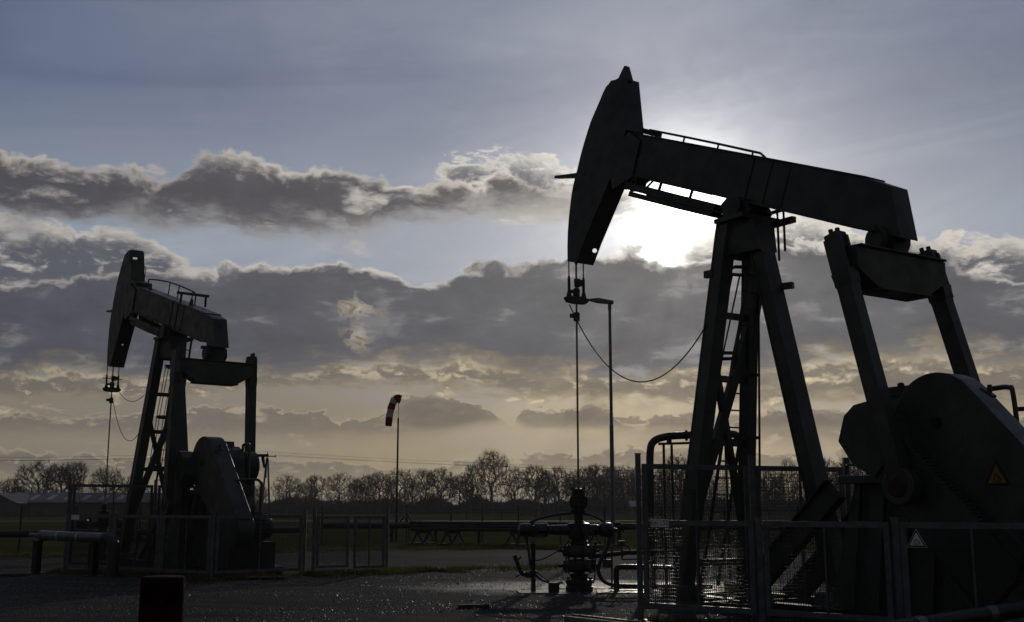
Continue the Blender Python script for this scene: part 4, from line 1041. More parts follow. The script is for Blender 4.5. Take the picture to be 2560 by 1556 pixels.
# slack signal cables from carrier bar to samson post, one on each pump
for nm, lab, p, q, d in (('signal_cable', 'slack black cable looping from the carrier bar of the large pump jack to its leg', P1(0.09, 0.17, 5.42), P1(4.15, 0.52, 4.45), 1.25),
                         ('signal_cable', 'upper thin slack cable from the carrier bar of the distant pump jack', P2(0.09, -0.22, 5.05), P2(4.05, 0.5, 4.6), 0.25),
                         ('signal_cable', 'lower thin slack cable hanging from the rod clamp of the distant pump jack', P2(0.09, -0.06, 4.75), P2(4.0, 0.5, 3.72), 0.75)):
    cr_, R_ = (R1, 56) if 'large' in lab else (R2, 51), 0
    (rx_, ry_), ph_ = cr_; c, s_ = math.cos(-rad(ph_)), math.sin(-rad(ph_))
    wpt = lambda v: Vector((rx_ + c * v.x - s_ * v.y, ry_ + s_ * v.x + c * v.y, v.z))
    o = MB().tube(sag(wpt(p), wpt(q), d, 22), 0.012 if 'large' in lab else 0.010, 6).build(nm, M['black'], None, smooth=True); tag(o, lab, 'cable', 'slack cables on the pump jacks')

# small wellhead of the distant pump
w2 = thing('wellhead', 'small dark wellhead behind mesh fence, under the rod of the distant pump jack', 'wellhead', (R2[0] + 0.05, R2[1] - 0.07, 0))
b = MB(); b.lathe([(0.25, 0), (0.25, 0.2), (0.15, 0.22), (0.15, 0.4), (0.25, 0.42), (0.25, 0.9), (0.14, 0.92), (0.14, 1.2), (0.18, 1.22), (0.18, 1.5), (0.09, 1.52), (0.09, 1.72), (0.03, 1.74)]); b.build('valve_stack', M['oily'], w2, smooth=True)
b = MB(); b.lathe([(0.13, -0.8), (0.15, -0.5), (0.10, -0.48), (0.10, 0.4), (0.15, 0.42), (0.15, 0.65), (0.04, 0.68)], (0, 0, 1.1), (1, 0, 0), 14); b.build('flow_cross', M['oily'], w2, smooth=True)

# ================================================================== clad pipe, bollard, kerb, near pipes
cpipe = thing('clad_pipe', 'insulated pipe in dull metal cladding with pale bands, elbowing down before the distant pump jack', 'pipe')
a, q = Vector((-11.62, 28.2, 0.93)), Vector((-9.62, 26.95, 0.90)); dd = (q - a).normalized()
MB().tube([a, q], 0.118, 22).build('cladding', M['clad'], cpipe, smooth=True)
for t in (0.0, 0.30, 0.62, 0.83):
    c = a.lerp(q, t); b = MB(); b.tube([c - dd * 0.03, c + dd * 0.03], 0.122, 22); b.build('band', M['cladlite'] if t in (0.30, 0.62) else M['clad'], cpipe, smooth=True)
b = MB(); b.tube(bez([q, q + dd * 0.15 + Vector((0, 0, -0.01)), q + dd * 0.30 + Vector((0, 0, -0.10)), q + dd * 0.36 + Vector((0, 0, -0.26)), q + dd * 0.36 + Vector((0, 0, -0.9))], 6), [0.118] + [0.135] * 24, 20); b.build('elbow', M['paint_dark'], cpipe, smooth=True)
b = MB(); b.tube([a - dd * 0.45, a - dd * 0.02], 0.05, 12); b.lathe([(0.075, -0.03), (0.075, 0.03)], a - dd * 0.12, dd); b.build('bare_end', M['clad'], cpipe, smooth=True)
for t in (0.0, 0.86):
    c = a.lerp(q, t) - dd * (0.12 if t == 0 else 0); b = MB(); b.ibeam((c.x, c.y, 0.0), (c.x, c.y, 0.80), 0.16, 0.16, 0.02, dd); b.bar((c.x, c.y, 0), (c.x, c.y, 0.8), 0.03, 0.12, dd); b.box((c.x, c.y, 0.80), (0.24, 0.24, 0.02)); b.box((c.x, c.y, 0.014), (0.42, 0.42, 0.03))
    b.build('support', M['pipe'], cpipe)

bo = MB(); bo.lathe([(0.142, 0), (0.142, 0.10), (0.138, 1.15), (0.134, 1.162), (0.124, 1.168), (0.0, 1.170)], (-2.23, 7.35, 0), n=40)
tag(bo.build('bollard', M['bollard'], None, smooth=True), 'thick dark red bollard cut off by the bottom edge of the photo', 'bollard')

ke = thing('concrete_channel', 'low concrete channel edge with a lit rim, at the bottom before the large fence', 'kerb')
a, q = Vector((0.80, 16.3, 0)), Vector((3.6, 12.9, 0)); dd = (q - a).normalized(); nn = Vector((dd.y, -dd.x, 0))
b = MB(); b.loops([a + nn * k1 + Vector((0, 0, z)) for k1, z in ((-0.09, 0.0), (0.09, 0.0), (0.09, 0.10), (-0.09, 0.10))], [q + nn * k1 + Vector((0, 0, z)) for k1, z in ((-0.09, 0.0), (0.09, 0.0), (0.09, 0.10), (-0.09, 0.10))])
b.build('kerb_beam', M['concrete'], ke, bevel=0.01)
b = MB(); b.bar(a + Vector((0, 0, 0.112)) - nn * 0.07, q + Vector((0, 0, 0.112)) - nn * 0.07, 0.04, 0.02, nn); b.build('edge_angle', M['steel'], ke)

for i, (y0, z0, r_, lab) in enumerate(((0.0, 0.50, 0.085, 'thicker wrapped pipe with a pale taped end, at the bottom right corner'), (-0.42, 0.40, 0.06, 'thinner bare pipe lying in front of the wrapped one, at the bottom right corner'))):
    t_ = thing('near_pipe', lab, 'pipe', (0, 0, 0), 0, 'pipes in the bottom right corner')
    p0, p1 = Vector((3.35, 11.30 + y0 * 0.8, z0 - 0.12)), Vector((5.55, 12.55 + y0, z0 + 0.02)); e_ = (p1 - p0).normalized()
    MB().tube([p0, p1], r_, 18).build('tube', M['black' if i == 0 else 'pipe'], t_, smooth=True)
    b = MB(); b.tube([p1, p1 + e_ * 0.08, p1 + e_ * 0.10], [r_, r_, r_ * 0.7], 18); b.build('end_cap', M['clad'], t_, smooth=True)
    for t in (0.35, 0.78):
        c = p0.lerp(p1, t); b = MB(); b.tube([c - e_ * 0.06, c + e_ * 0.06], r_ + 0.004, 18); b.build('band', M['clad'], t_, smooth=True)
        b = MB(); b.box((c.x, c.y, (c.z - r_) / 2), (0.07, 0.07, c.z - r_)); b.build('support', M['pipe'], t_)

dr = MB(); dr.lathe([(0.10, 0), (0.105, 0.01), (0.105, 0.17), (0.095, 0.18), (0.0, 0.18)], (wx - 0.52, wy - 0.62, 0.03), n=16)
tag(dr.build('pail', M['oily'], None, smooth=True), 'small squat pail standing on the cover plate left of the wellhead', 'pail')
for i, (x, y, L, a, lab) in enumerate(((-12.0, 27.0, 1.1, 0.3, 'pale plank lying on the gravel below the clad pipe'), (-5.8, 25.9, 1.3, 0.2, 'dark bar lying on the ground before the mesh corner fence'), (-0.62, 18.6, 0.5, 0.1, 'short flat bar lying on the gravel left of the wellhead'), (1.35, 15.9, 0.55, -0.1, 'short round bar lying before the tall fence post'))):
    b = MB(); c = Vector((x, y, 0.04)); u = Vector((math.cos(a), math.sin(a), 0)); b.bar(c - u * L / 2, c + u * L / 2, 0.12, 0.05, (-u.y, u.x, 0)); tag(b.build('loose_bar', M['timber'], None), lab, 'bar')

# ================================================================== U pipe and its frame behind the large pump
up = thing('vent_pipe', 'wide pipe rising and bending right behind the near leg of the large pump jack', 'pipe')
MB().tube(bez([(2.93, 24.0, 0), (2.93, 24.0, 2.0), (2.94, 24.0, 2.75), (3.02, 24.0, 2.99), (3.26, 24.0, 3.09), (3.6, 24.0, 3.12), (4.6, 24.05, 3.16), (4.84, 24.05, 3.08), (4.92, 24.05, 2.85), (4.93, 24.05, 0.0)], 7), 0.080, 18).build('tube', M['paint_dark'], up, smooth=True)
b = MB(); b.lathe([(0.115, -0.02), (0.115, 0.02)], (3.72, 24.0, 3.12), (1, 0, 0.03)); b.lathe([(0.12, -0.02), (0.12, 0.02)], (2.93, 24.0, 0.9)); b.build('flange', M['paint_dark'], up)
uf = thing('pipe_support', 'thin steel trestle with two posts carrying the wide bent pipe', 'support')
b = MB()
b.bar((3.12, 24.0, 2.94), (4.7, 24.0, 2.99), 0.06, 0.05, (0, 1, 0)); b.build('crossbeam', M['paint_dark'], uf)
for x in (3.23, 3.40, 4.55): MB().bar((x, 24.0, 0), (x, 24.0, 2.92), 0.05, 0.05, (1, 0, 0)).build('post', M['paint_dark'], uf)
MB().box((3.35, 24.0, 3.0), (0.1, 0.08, 0.08)).build('saddle', M['paint_dark'], uf)

# rail hoop behind the distant pump
hb = thing('pipe_hoop', 'tall inverted U of thin pipe right of the distant pump jack', 'pipe')
MB().tube(bez([(-6.80, 27.6, 0.2), (-6.80, 27.6, 1.5), (-6.79, 27.6, 2.12), (-6.76, 27.6, 2.22), (-6.66, 27.6, 2.26), (-6.3, 27.6, 2.28), (-6.18, 27.62, 2.26), (-6.12, 27.63, 2.18), (-6.11, 27.65, 2.0), (-6.13, 27.65, 0.0)], 6), 0.034, 10).build('tube', M['paint'], hb, smooth=True)
for z in (1.25, 0.85, 0.45): MB().bar((-6.80, 27.6, z), (-6.13, 27.65, z), 0.03, 0.05, (0, 0, 1)).build('rung', M['galv'], hb)
MB().bar((-6.5, 27.6, 0.2), (-6.5, 27.6, 1.28), 0.04, 0.04, (1, 0, 0)).build('upright', M['galv'], hb)

# ================================================================== pipeline and pipe racks in the middle distance
def pipeline(lab, pts, r, sups):
    t = thing('pipeline', lab, 'pipeline', (0, 0, 0), 0, 'long pipelines across the yard')
    MB().tube(pts, r, 16).build('tube', M['pipe'], t, smooth=True)
    for x, y, z in sups:
        b = MB(); b.ibeam((x, y, 0), (x, y, z - r), 0.14, 0.14, 0.02, (1, 0, 0)); b.bar((x, y, 0), (x, y, z - r), 0.03, 0.1, (1, 0, 0)); b.build('support', M['pipe'], t)
    b = MB()
    for i in range(len(pts) - 1):
        p, q = Vector(pts[i]), Vector(pts[i + 1]); L = (q - p).length; k = int(L / 3)
        for j in range(1, k): c = p.lerp(q, j / k); e = (q - p).normalized(); b.tube([c - e * 0.04, c + e * 0.04], r + 0.008, 16)
    b.build('weld_collar', M['pipe'], t, smooth=True)
    return t
pipeline('long dark pipeline on short posts running across the left edge of the yard', [(-24, 36.6, 0.72), (-17.3, 38.6, 0.72), (-8.0, 44.5, 0.76)], 0.115, [(-17.6, 38.5, 0.72), (-13.4, 41.0, 0.74), (-9.5, 43.5, 0.75)])
pipeline('long pipeline with a bright top passing behind the stacked pipes and the lamp post', [(-9.0, 54.5, 0.76), (-3.7, 54.0, 0.77), (4.6, 46.6, 0.85), (9.5, 45.0, 0.86), (26, 42.0, 0.9)], 0.135, [(-5.7, 54.2, 0.77), (-3.6, 53.9, 0.77), (-1.5, 52.0, 0.79), (4.4, 46.8, 0.85), (5.4, 46.4, 0.85), (12, 44.6, 0.87)])
# stacked pipes on trestles
RZ = math.atan2(-2.6, 5.2); rc = Vector((-4.2, 50.2, 0)); ru = Vector((0.93, -0.365, 0)).normalized(); rv = Vector((-ru.y, ru.x, 0))
def trestle(s, off, lab):
    c = rc + ru * s + rv * off; t = thing('trestle', lab, 'trestle', (0, 0, 0), 0, 'A-frame trestles under the stacked pipes')
    top = 0.56
    b = MB(); b.bar(c + rv * -0.75 + Vector((0, 0, top)), c + rv * 0.75 + Vector((0, 0, top)), 0.10, 0.10, ru); b.build('beam', M['timber'], t)
    for k in (-1, 1):
        for e in (-0.6, 0.6):
            MB().bar(c + rv * e + Vector((0, 0, top)) , c + rv * e + ru * (0.28 * k) + Vector((0, 0, 0.08)), 0.06, 0.06).build('leg', M['pipe'], t)
        MB().bar(c + rv * -0.8 + ru * (0.30 * k) + Vector((0, 0, 0.05)), c + rv * 0.8 + ru * (0.30 * k) + Vector((0, 0, 0.05)), 0.22, 0.09, ru).build('sleeper', M['timber'], t)
for s, off, lab in ((0.35, 0, 'trestle carrying the left end of the stacked pipes'), (1.75, 0.0, 'second trestle from the left under the stacked pipes'), (4.75, 0.0, 'trestle under the stacked pipes nearest the wellhead'), (8.0, 0.0, 'trestle under the stacked pipes right of the wellhead')):
    trestle(s, off, lab)
pr = random.Random(11); lays = [(7, 0), (6, 1), (5, 2)]; r_ = 0.076
rows = []
for n_l, lv in lays:
    for i in range(n_l):
        off = (i - (n_l - 1) / 2) * (2 * r_ + 0.004); z = 0.61 + r_ + lv * 2 * r_ * 0.866 + 0.002
        rows.append((off, z, lv, i, n_l))
for off, z, lv, i, n_l in rows:
    s0 = pr.uniform(-0.15, 0.15); s1 = 9.2 + pr.uniform(-0.2, 0.2)
    a = rc + ru * s0 + rv * off + Vector((0, 0, z)); q = rc + ru * s1 + rv * off + Vector((0, 0, z))
    b = MB(); b.tube([a, q], r_, 12); b.tube([a - ru * 0.01, a + ru * 0.16], r_ + 0.012, 12)
    lay = ('bottom', 'middle', 'top')[lv]
    ordn = ('foremost', 'second', 'third', 'fourth', 'fifth', 'sixth', 'seventh')[i] if i < n_l - 1 else 'rearmost'
    o = b.build('steel_pipe', M['pipe'], None, smooth=True); tag(o, 'brown steel pipe %s from the camera in the %s layer on the trestles' % (ordn, lay), 'pipe', 'steel pipes stacked on trestles')

# ================================================================== lamp post, windsock, field fence
lp = thing('street_lamp', 'tall slim lamp post with a flat head, beside the rod of the large pump', 'lamp', (4.19, 47.3, 0))
b = MB(); b.tube([(0, 0, 0), (0, 0, 5.0), (0, 0, 5.05), (0, 0, 10.1)], [0.10, 0.085, 0.07, 0.06], 14); b.build('pole', M['galv'], lp, smooth=True)
b = MB(); b.tube([(0, 0, 9.95), (0, 0, 10.22)], 0.075, 10); b.loops([(0.16, y, z) for y, z in ((-0.14, 10.22), (0.14, 10.22), (0.14, 10.34), (-0.14, 10.34))], [(-0.5, y, z) for y, z in ((-0.19, 10.28), (0.19, 10.28), (0.17, 10.46), (-0.17, 10.46))]); b.loops([(-0.5, y, z) for y, z in ((-0.19, 10.28), (0.19, 10.28), (0.17, 10.46), (-0.17, 10.46))], [(-0.93, y, z) for y, z in ((-0.13, 10.385), (0.13, 10.385), (0.12, 10.42), (-0.12, 10.42))])
lh = b.build('lamp_head', M['galv'], lp)
MB().bar((-0.1, 0, 10.235), (-0.48, 0, 10.27), 0.22, 0.015, (0, 1, 0)).build('lens', M['skin_glass'], lh)

ws_ = thing('windsock', 'red and white striped windsock drooping left from a slim pole', 'windsock', (-5.66, 55.8, 0))
b = MB(); b.tube([(0, 0, 0), (0, 0, 2.0), (0, 0, 2.02), (0, 0, 6.0)], [0.075, 0.07, 0.05, 0.042], 12); b.tube([(0, 0, 5.95), (0, 0, 6.95)], 0.014, 6); b.build('pole', M['paint_dark'], ws_, smooth=True)
sp_ = bez([(0.10, -0.03, 6.93), (-0.06, -0.03, 6.97), (-0.22, -0.03, 6.86), (-0.34, -0.03, 6.55), (-0.42, -0.03, 6.18), (-0.46, -0.03, 5.80), (-0.47, -0.03, 5.60)], 8)
rad_ = [0.21 - 0.05 * i / (len(sp_) - 1) for i in range(len(sp_))]
wr = random.Random(2); rad_ = [r + wr.uniform(-0.012, 0.012) for r in rad_]
cuts = [0, 13, 20, 27, 35, len(sp_) - 1]
for i, (c0_, c1_) in enumerate(zip(cuts, cuts[1:])):
    b = MB(); b.tube(sp_[c0_:c1_ + 1], rad_[c0_:c1_ + 1], 18, caps=(i == 0)); o = b.build('red_band' if i % 2 == 0 else 'white_band', M['red'] if i % 2 == 0 else M['white'], ws_, smooth=True)
b = MB(); b.tube(arc((0.10, -0.03, 6.93), 0.215, 0, 360, 24, (0.25, 0, 0.97), (0, 1, 0)), 0.012, 6, caps=False); b.build('hoop', M['paint_dark'], ws_)

ff = thing('field_fence', 'thin wire fence on dark posts along the far side of the grass', 'fence')
fp = [(-60, 34.0), (-50, 36), (-40, 37.5), (-30, 38.6), (-17.2, 39.9), (-13.9, 42.6), (-11.0, 46.5), (-8.5, 51), (-5.2, 56.2), (-3.05, 57.0), (-1.42, 54.6), (0.29, 51.0), (2.1, 49.6), (4.0, 49.0), (6.4, 48.6), (9.0, 48.2), (12, 47.8), (15, 47.3), (19, 46.6), (24, 46), (30, 45)]
for p in fp: MB().tube([(p[0], p[1], 0), (p[0], p[1], 1.68)], 0.035, 8).build('post', M['paint_dark'], ff)
b = MB()
for p, q in zip(fp, fp[1:]):
    for z in (0.25, 0.6, 0.95, 1.3, 1.6): b.bar((*p, z), (*q, z), 0.006, 0.006, (0, 0, 1))
b.build('strand', M['wire'], ff)
b = MB(); c = Vector((-5.2, 56.2, 0))
for dx, dy in ((-1.0, -0.3), (0.9, -0.4), (0.1, 1.0)): b.bar(c + Vector((dx, dy, 0.0)), c + Vector((0, 0, 1.35)), 0.06, 0.06)
b.bar(c + Vector((-0.12, 0, 1.72)), c + Vector((0.12, 0, 1.72)), 0.05, 0.05); b.build('corner_brace', M['paint_dark'], ff)
f2 = thing('paddock_fence', 'far low rail fence crossing the field before the trees', 'fence')
for i in range(26):
    x = -6 + i * 4.6; y = 150 + i * 0.8; MB().bar((x, y, 0), (x, y, 1.4), 0.14, 0.14, (1, 0, 0)).build('post', M['timber'], f2)
b = MB()
for z in (0.55, 1.3): b.bar((-6, 150, z), (-6 + 25 * 4.6, 170, z), 0.10, 0.05, (0, 0, 1))
b.build('rail', M['timber'], f2)
# ================================================================== far things
def seg_mesh(name, P, Q, R0, R1, m, parent, k=3):
    """tapering prisms along many segments, one mesh"""
    P, Q, R0, R1 = (np.asarray(a, dtype=np.float64) for a in (P, Q, R0, R1)); n = len(P)
    d = Q - P; L = np.linalg.norm(d, axis=1, keepdims=True); d = d / np.maximum(L, 1e-9)
    ref = np.where(np.abs(d[:, 2:3]) < 0.9, np.array([[0, 0, 1.0]]), np.array([[1.0, 0, 0]]))
    a = np.cross(d, ref); a /= np.linalg.norm(a, axis=1, keepdims=True); b = np.cross(d, a)
    vs = []
    for base, R in ((P, R0), (Q, R1)):
        for i in range(k):
            u = 2 * math.pi * i / k; vs.append(base + (a * math.cos(u) + b * math.sin(u)) * R[:, None])
    Vv = np.stack(vs, 1).reshape(-1, 3)
    f = []
    o = np.arange(n) * 2 * k
    for i in range(k):
        j = (i + 1) % k; f.append(np.stack([o + i, o + j, o + k + j, o + k + i], 1))
    Fv = np.concatenate(f); me = bpy.data.meshes.new(name)
    me.vertices.add(len(Vv)); me.vertices.foreach_set('co', Vv.astype(np.float32).ravel())
    me.loops.add(Fv.size); me.loops.foreach_set('vertex_index', Fv.astype(np.int32).ravel())
    me.polygons.add(len(Fv)); me.polygons.foreach_set('loop_start', np.arange(0, Fv.size, 4, dtype=np.int32))
    me.update(); me.validate(); me.materials.append(m)
    ob = bpy.data.objects.new(name, me); COL.objects.link(ob)
    if parent is not None: ob.parent = parent
    return ob


def tree_proto(seed, h, w, habit):
    """bare tree by growing limbs to points scattered through the crown's volume"""
    r = np.random.default_rng(seed)
    n = 900; pts = []
    while len(pts) < n:
        p = r.uniform(-1, 1, 3)
        if habit == 'round': ok = p[0] ** 2 + p[1] ** 2 + p[2] ** 2 < 1 and (p @ p > 0.12 or r.random() < 0.4)
        elif habit == 'vase': ok = p[0] ** 2 + p[1] ** 2 < (0.30 + 0.68 * (p[2] + 1) / 2) ** 2 and p @ p < 1.15
        else: ok = p[0] ** 2 + p[1] ** 2 < (0.95 - 0.35 * max(p[2], 0)) ** 2 * (1 - abs(p[2]) ** 3)
        if ok and mnoise.noise((p[0] * 1.7 + seed, p[1] * 1.7, p[2] * 1.7)) > -0.28: pts.append(p)
    pts = np.array(pts); base = h * (0.24 if habit != 'vase' else 0.2)
    C = np.array([0, 0, (h + base) / 2]); pts = pts * np.array([w / 2, w / 2, (h - base) / 2]) + C
    trunk = [np.array([0.0, 0, 0])]
    kk = 7; lean = r.normal(0, 0.02 * h, 2)
    for i in range(1, kk + 1):
        t = i / kk; trunk.append(np.array([lean[0] * t * t, lean[1] * t * t, (base + (h - base) * 0.35) * t]))
    nodes = list(trunk); par = [-1] + list(range(kk))
    order = np.argsort(np.linalg.norm((pts - trunk[3]) * np.array([1, 1, 0.8]), axis=1)); arr = np.zeros((n + 8 + 3 * n + 10, 3)); arr[:kk + 1] = trunk; cnt = kk + 1
    pathlen = np.zeros(len(arr)); pathlen[:kk + 1] = [t_[2] for t_ in trunk]
    for o_ in order:
        p = pts[o_]; A = arr[2:cnt]; d = np.linalg.norm(A - p, axis=1)
        up = np.maximum(0, A[:, 2] - p[2] + 0.0) * 0.9
        j = int(np.argmin(d + 0.16 * pathlen[2:cnt] + up)) + 2
        q = arr[j]; mid = (q + p) / 2 + r.normal(0, 0.05, 3) * np.linalg.norm(p - q); mid[2] += 0.06 * np.linalg.norm((p - q)[:2])
        arr[cnt] = mid; par.append(j); pathlen[cnt] = pathlen[j] + np.linalg.norm(mid - q); arr[cnt + 1] = p; par.append(cnt); pathlen[cnt + 1] = pathlen[cnt] + np.linalg.norm(p - mid); cnt += 2
    rad2 = np.zeros(cnt); kids = np.zeros(cnt, int)
    for i in range(1, cnt): kids[par[i]] += 1
    rad2[kids == 0] = 0.026 ** 2.2
    for i in range(cnt - 1, 0, -1): rad2[par[i]] += max(rad2[i], 1e-9)
    R = rad2 ** (1 / 2.2); R *= min(1.0, 0.40 * (h / 13) / R[0]); R = np.maximum(R, 0.026)
    I = np.arange(1, cnt); Pp = arr[[par[i] for i in I]]; Qq = arr[I]; R0 = R[[par[i] for i in I]]; R0 = np.minimum(R0, R[I] * 1.5 + 0.01); R1_ = R[I]
    big = R1_ > 0.055
    T = (Pp[big], Qq[big], R0[big], R1_[big])
    tw = [Pp[~big], Qq[~big], R0[~big], R1_[~big]]
    tips = Qq[~big]; dirs = (Qq - Pp)[~big]; dirs /= np.maximum(np.linalg.norm(dirs, axis=1, keepdims=True), 1e-6)
    for _ in range(2):                                             # fine spray of twigs
        dv = dirs * 0.6 + r.normal(0, 0.55, dirs.shape); dv[:, 2] += 0.30; ln = r.uniform(0.35, 1.0, (len(tips), 1)) * h / 13
        st_ = tips - dirs * r.uniform(0, 0.5, (len(tips), 1))
        tw[0] = np.concatenate([tw[0], st_]); tw[1] = np.concatenate([tw[1], st_ + dv * ln]); tw[2] = np.concatenate([tw[2], np.full(len(tips), 0.024)]); tw[3] = np.concatenate([tw[3], np.full(len(tips), 0.012)])
    return T, tw


KIND = [('round', 13.0, 11.5), ('round', 12.0, 9.0), ('vase', 13.0, 10.0), ('oval', 13.0, 8.0), ('round', 11.0, 9.5), ('oval', 12.0, 6.5), ('vase', 16.0, 11.0)]
protos = []
for i, (hb_, h_, w_) in enumerate(KIND):
    t_ = thing('bare_tree', 'x', 'tree', (0, -300 - i * 30, 0), 0, 'bare trees along the horizon')
    T, tw = tree_proto(20 + i, h_, w_, hb_)
    seg_mesh('trunk', *T, M['bark'], t_, 5); seg_mesh('crown', *tw, M['twig'], t_, 3)
    protos.append([t_, h_, False])


def plant(kind, x, y, height, wide, rz, label):
    t0, h_, used = protos[kind]
    if not used: o = t0; protos[kind][2] = True
    else:
        o = t0.copy(); COL.objects.link(o)
        for ch in t0.children:
            c = ch.copy(); COL.objects.link(c); c.parent = o
    s = height / h_; o.location = (x, y, 0); o.scale = (s * wide, s * wide, s); o.rotation_euler = (0, 0, rz); o['label'] = label
    return o


# azimuth tangent, distance, height, kind, width, what singles it out
TL = [(-0.4175, 236, 11.5, 0, 1.0, 'broad round bare tree standing over the barn roof at the far left'),
      (-0.3975, 240, 10.8, 4, 0.95, 'bare tree second from the left over the barn roof'),
      (-0.3860, 243, 11.2, 2, 0.85, 'bare tree close beside the clad pipe end, third over the barn roof'),
      (-0.4420, 246, 8.0, 1, 1.1, 'small bare tree at the left edge of the photo'),
      (-0.3580, 262, 11.0, 4, 0.9, 'bare tree showing through the tall mesh panel of the distant pump'),
      (-0.3330, 270, 9.5, 1, 1.0, 'low bare tree behind the leaning leg of the distant pump jack'),
      (-0.2390, 310, 8.4, 1, 0.95, 'small bare tree just left of the wooden power pole'),
      (-0.2230, 318, 8.0, 4, 0.9, 'small bare tree just right of the wooden power pole'),
      (-0.1985, 296, 10.3, 0, 0.92, 'round crowned bare tree first right of the power pole, standing apart'),
      (-0.1815, 306, 8.6, 4, 0.85, 'low bare tree filling the gap after the round one'),
      (-0.1735, 298, 9.9, 2, 0.85, 'forked bare tree second of the row from the left'),
      (-0.1520, 297, 10.8, 0, 1.0, 'widest bare tree left of the windsock pole'),
      (-0.1380, 305, 9.6, 3, 0.9, 'narrow bare tree between the widest one and the windsock'),
      (-0.1290, 300, 10.2, 1, 0.9, 'bare tree two places left of the windsock pole'),
      (-0.1165, 296, 11.0, 4, 1.0, 'dense bare tree directly left of the windsock pole'),
      (-0.0990, 295, 11.9, 0, 0.92, 'tall bare tree directly right of the windsock pole'),
      (-0.0885, 305, 9.8, 3, 0.9, 'thin bare tree second right of the windsock pole'),
      (-0.0770, 299, 11.3, 2, 0.85, 'bare tree with open forks third right of the windsock pole'),
      (-0.0625, 297, 11.9, 1, 1.05, 'bare tree with a full crown midway between windsock and the tallest tree'),
      (-0.0460, 300, 10.4, 4, 0.9, 'lower bare tree just left of the group round the tallest tree'),
      (-0.0350, 298, 13.0, 3, 1.0, 'tall bare tree touching the left side of the tallest tree'),
      (-0.0178, 294, 16.0, 6, 0.98, 'tallest fan shaped bare tree on the whole horizon'),
      (0.0020, 300, 12.2, 1, 1.0, 'bare tree touching the right side of the tallest tree'),
      (0.0200, 299, 12.4, 2, 0.95, 'bare tree behind the small far pump jack'),
      (0.0290, 305, 11.8, 5, 1.0, 'slender bare tree right of the small far pump jack'),
      (0.0405, 297, 12.5, 3, 1.0, 'tall bare tree left of the rod of the large pump jack'),
      (0.0545, 301, 11.8, 5, 1.1, 'slender bare tree just behind the rod of the large pump jack'),
      (0.0660, 298, 12.3, 1, 1.0, 'bare tree between the rod and the lamp post'),
      (0.0750, 300, 12.8, 2, 0.9, 'forked bare tree just left of the lamp post'),
      (0.0860, 297, 12.6, 3, 1.05, 'bare tree directly behind the lamp post'),
      (0.0985, 302, 12.9, 0, 0.9, 'wide bare tree right of the lamp post'),
      (0.1120, 298, 12.4, 1, 1.0, 'bare tree left of the tall fence post of the large pump'),
      (0.1490, 285, 15.0, 4, 0.9, 'bare crown showing under the bent vent pipe'),
      (0.1330, 300, 12.4, 3, 1.0, 'bare tree behind the upright of the vent pipe'),
      (0.2440, 285, 14.0, 0, 0.45, 'little bare crown above the fence, left of the sloping rear leg'),
      (0.2260, 300, 12.0, 1, 1.0, 'bare tree low behind the fence, right of the middle leg'),
      (0.2790, 285, 14.0, 1, 0.6, 'bare crown above the fence, right of the sloping rear leg'),
      (0.2960, 282, 14.2, 5, 0.9, 'slim bare tree by the last tall fence post'),
      (0.3060, 280, 14.8, 2, 0.75, 'bare tree nearest the crank of the large pump jack')]
tr_ = random.Random(4)
for (tx_, y_, h_, k_, w_, lab) in TL:
    x_ = tx_ * (y_ / 0.985) * 1.0
    plant(k_, tx_ * y_, y_, h_, w_, tr_.uniform(0, 6.28), lab)
# a couple of fillers at the back of the row
# dense wood and understorey that read as one mass
r = np.random.default_rng(9)
def stems(n, xf, y0, y1, hf, tw=22):
    x = xf(n); y = r.uniform(y0, y1, n); h = np.array([hf(a) for a in x]) * r.uniform(0.78, 1.06, n)
    P = np.stack([x, y, np.zeros(n)], 1); Q = P + np.stack([r.normal(0, 0.5, n), r.normal(0, 0.5, n), h], 1)
    A = [P]; Bq = [Q]; R0 = [r.uniform(0.07, 0.16, n)]; R1_ = [np.full(n, 0.02)]
    t = r.beta(2.2, 1.2, (n, tw)); S = P[:, None] + (Q - P)[:, None] * t[..., None]
    ln = (1.15 - t) * h[:, None] * 0.30 * r.uniform(0.5, 1.2, t.shape); an = r.uniform(0, 6.28, t.shape)
    D = np.stack([np.cos(an) * ln, np.sin(an) * ln, ln * r.uniform(0.3, 1.3, t.shape)], -1); E_ = S + D
    A.append(S.reshape(-1, 3)); Bq.append(E_.reshape(-1, 3)); m_ = S.shape[0] * S.shape[1]; R0.append(np.full(m_, 0.035)); R1_.append(np.full(m_, 0.014))
    for _ in range(2):
        u = r.uniform(0.2, 1, t.shape)[..., None]; S2 = S + D * u; an = r.uniform(0, 6.28, t.shape); l2 = ln * 0.5
        E2 = S2 + np.stack([np.cos(an) * l2, np.sin(an) * l2, l2 * r.uniform(0.2, 1.2, t.shape)], -1)
        A.append(S2.reshape(-1, 3)); Bq.append(E2.reshape(-1, 3)); R0.append(np.full(m_, 0.022)); R1_.append(np.full(m_, 0.010))
    return [np.concatenate(z) for z in (A, Bq, R0, R1_)]


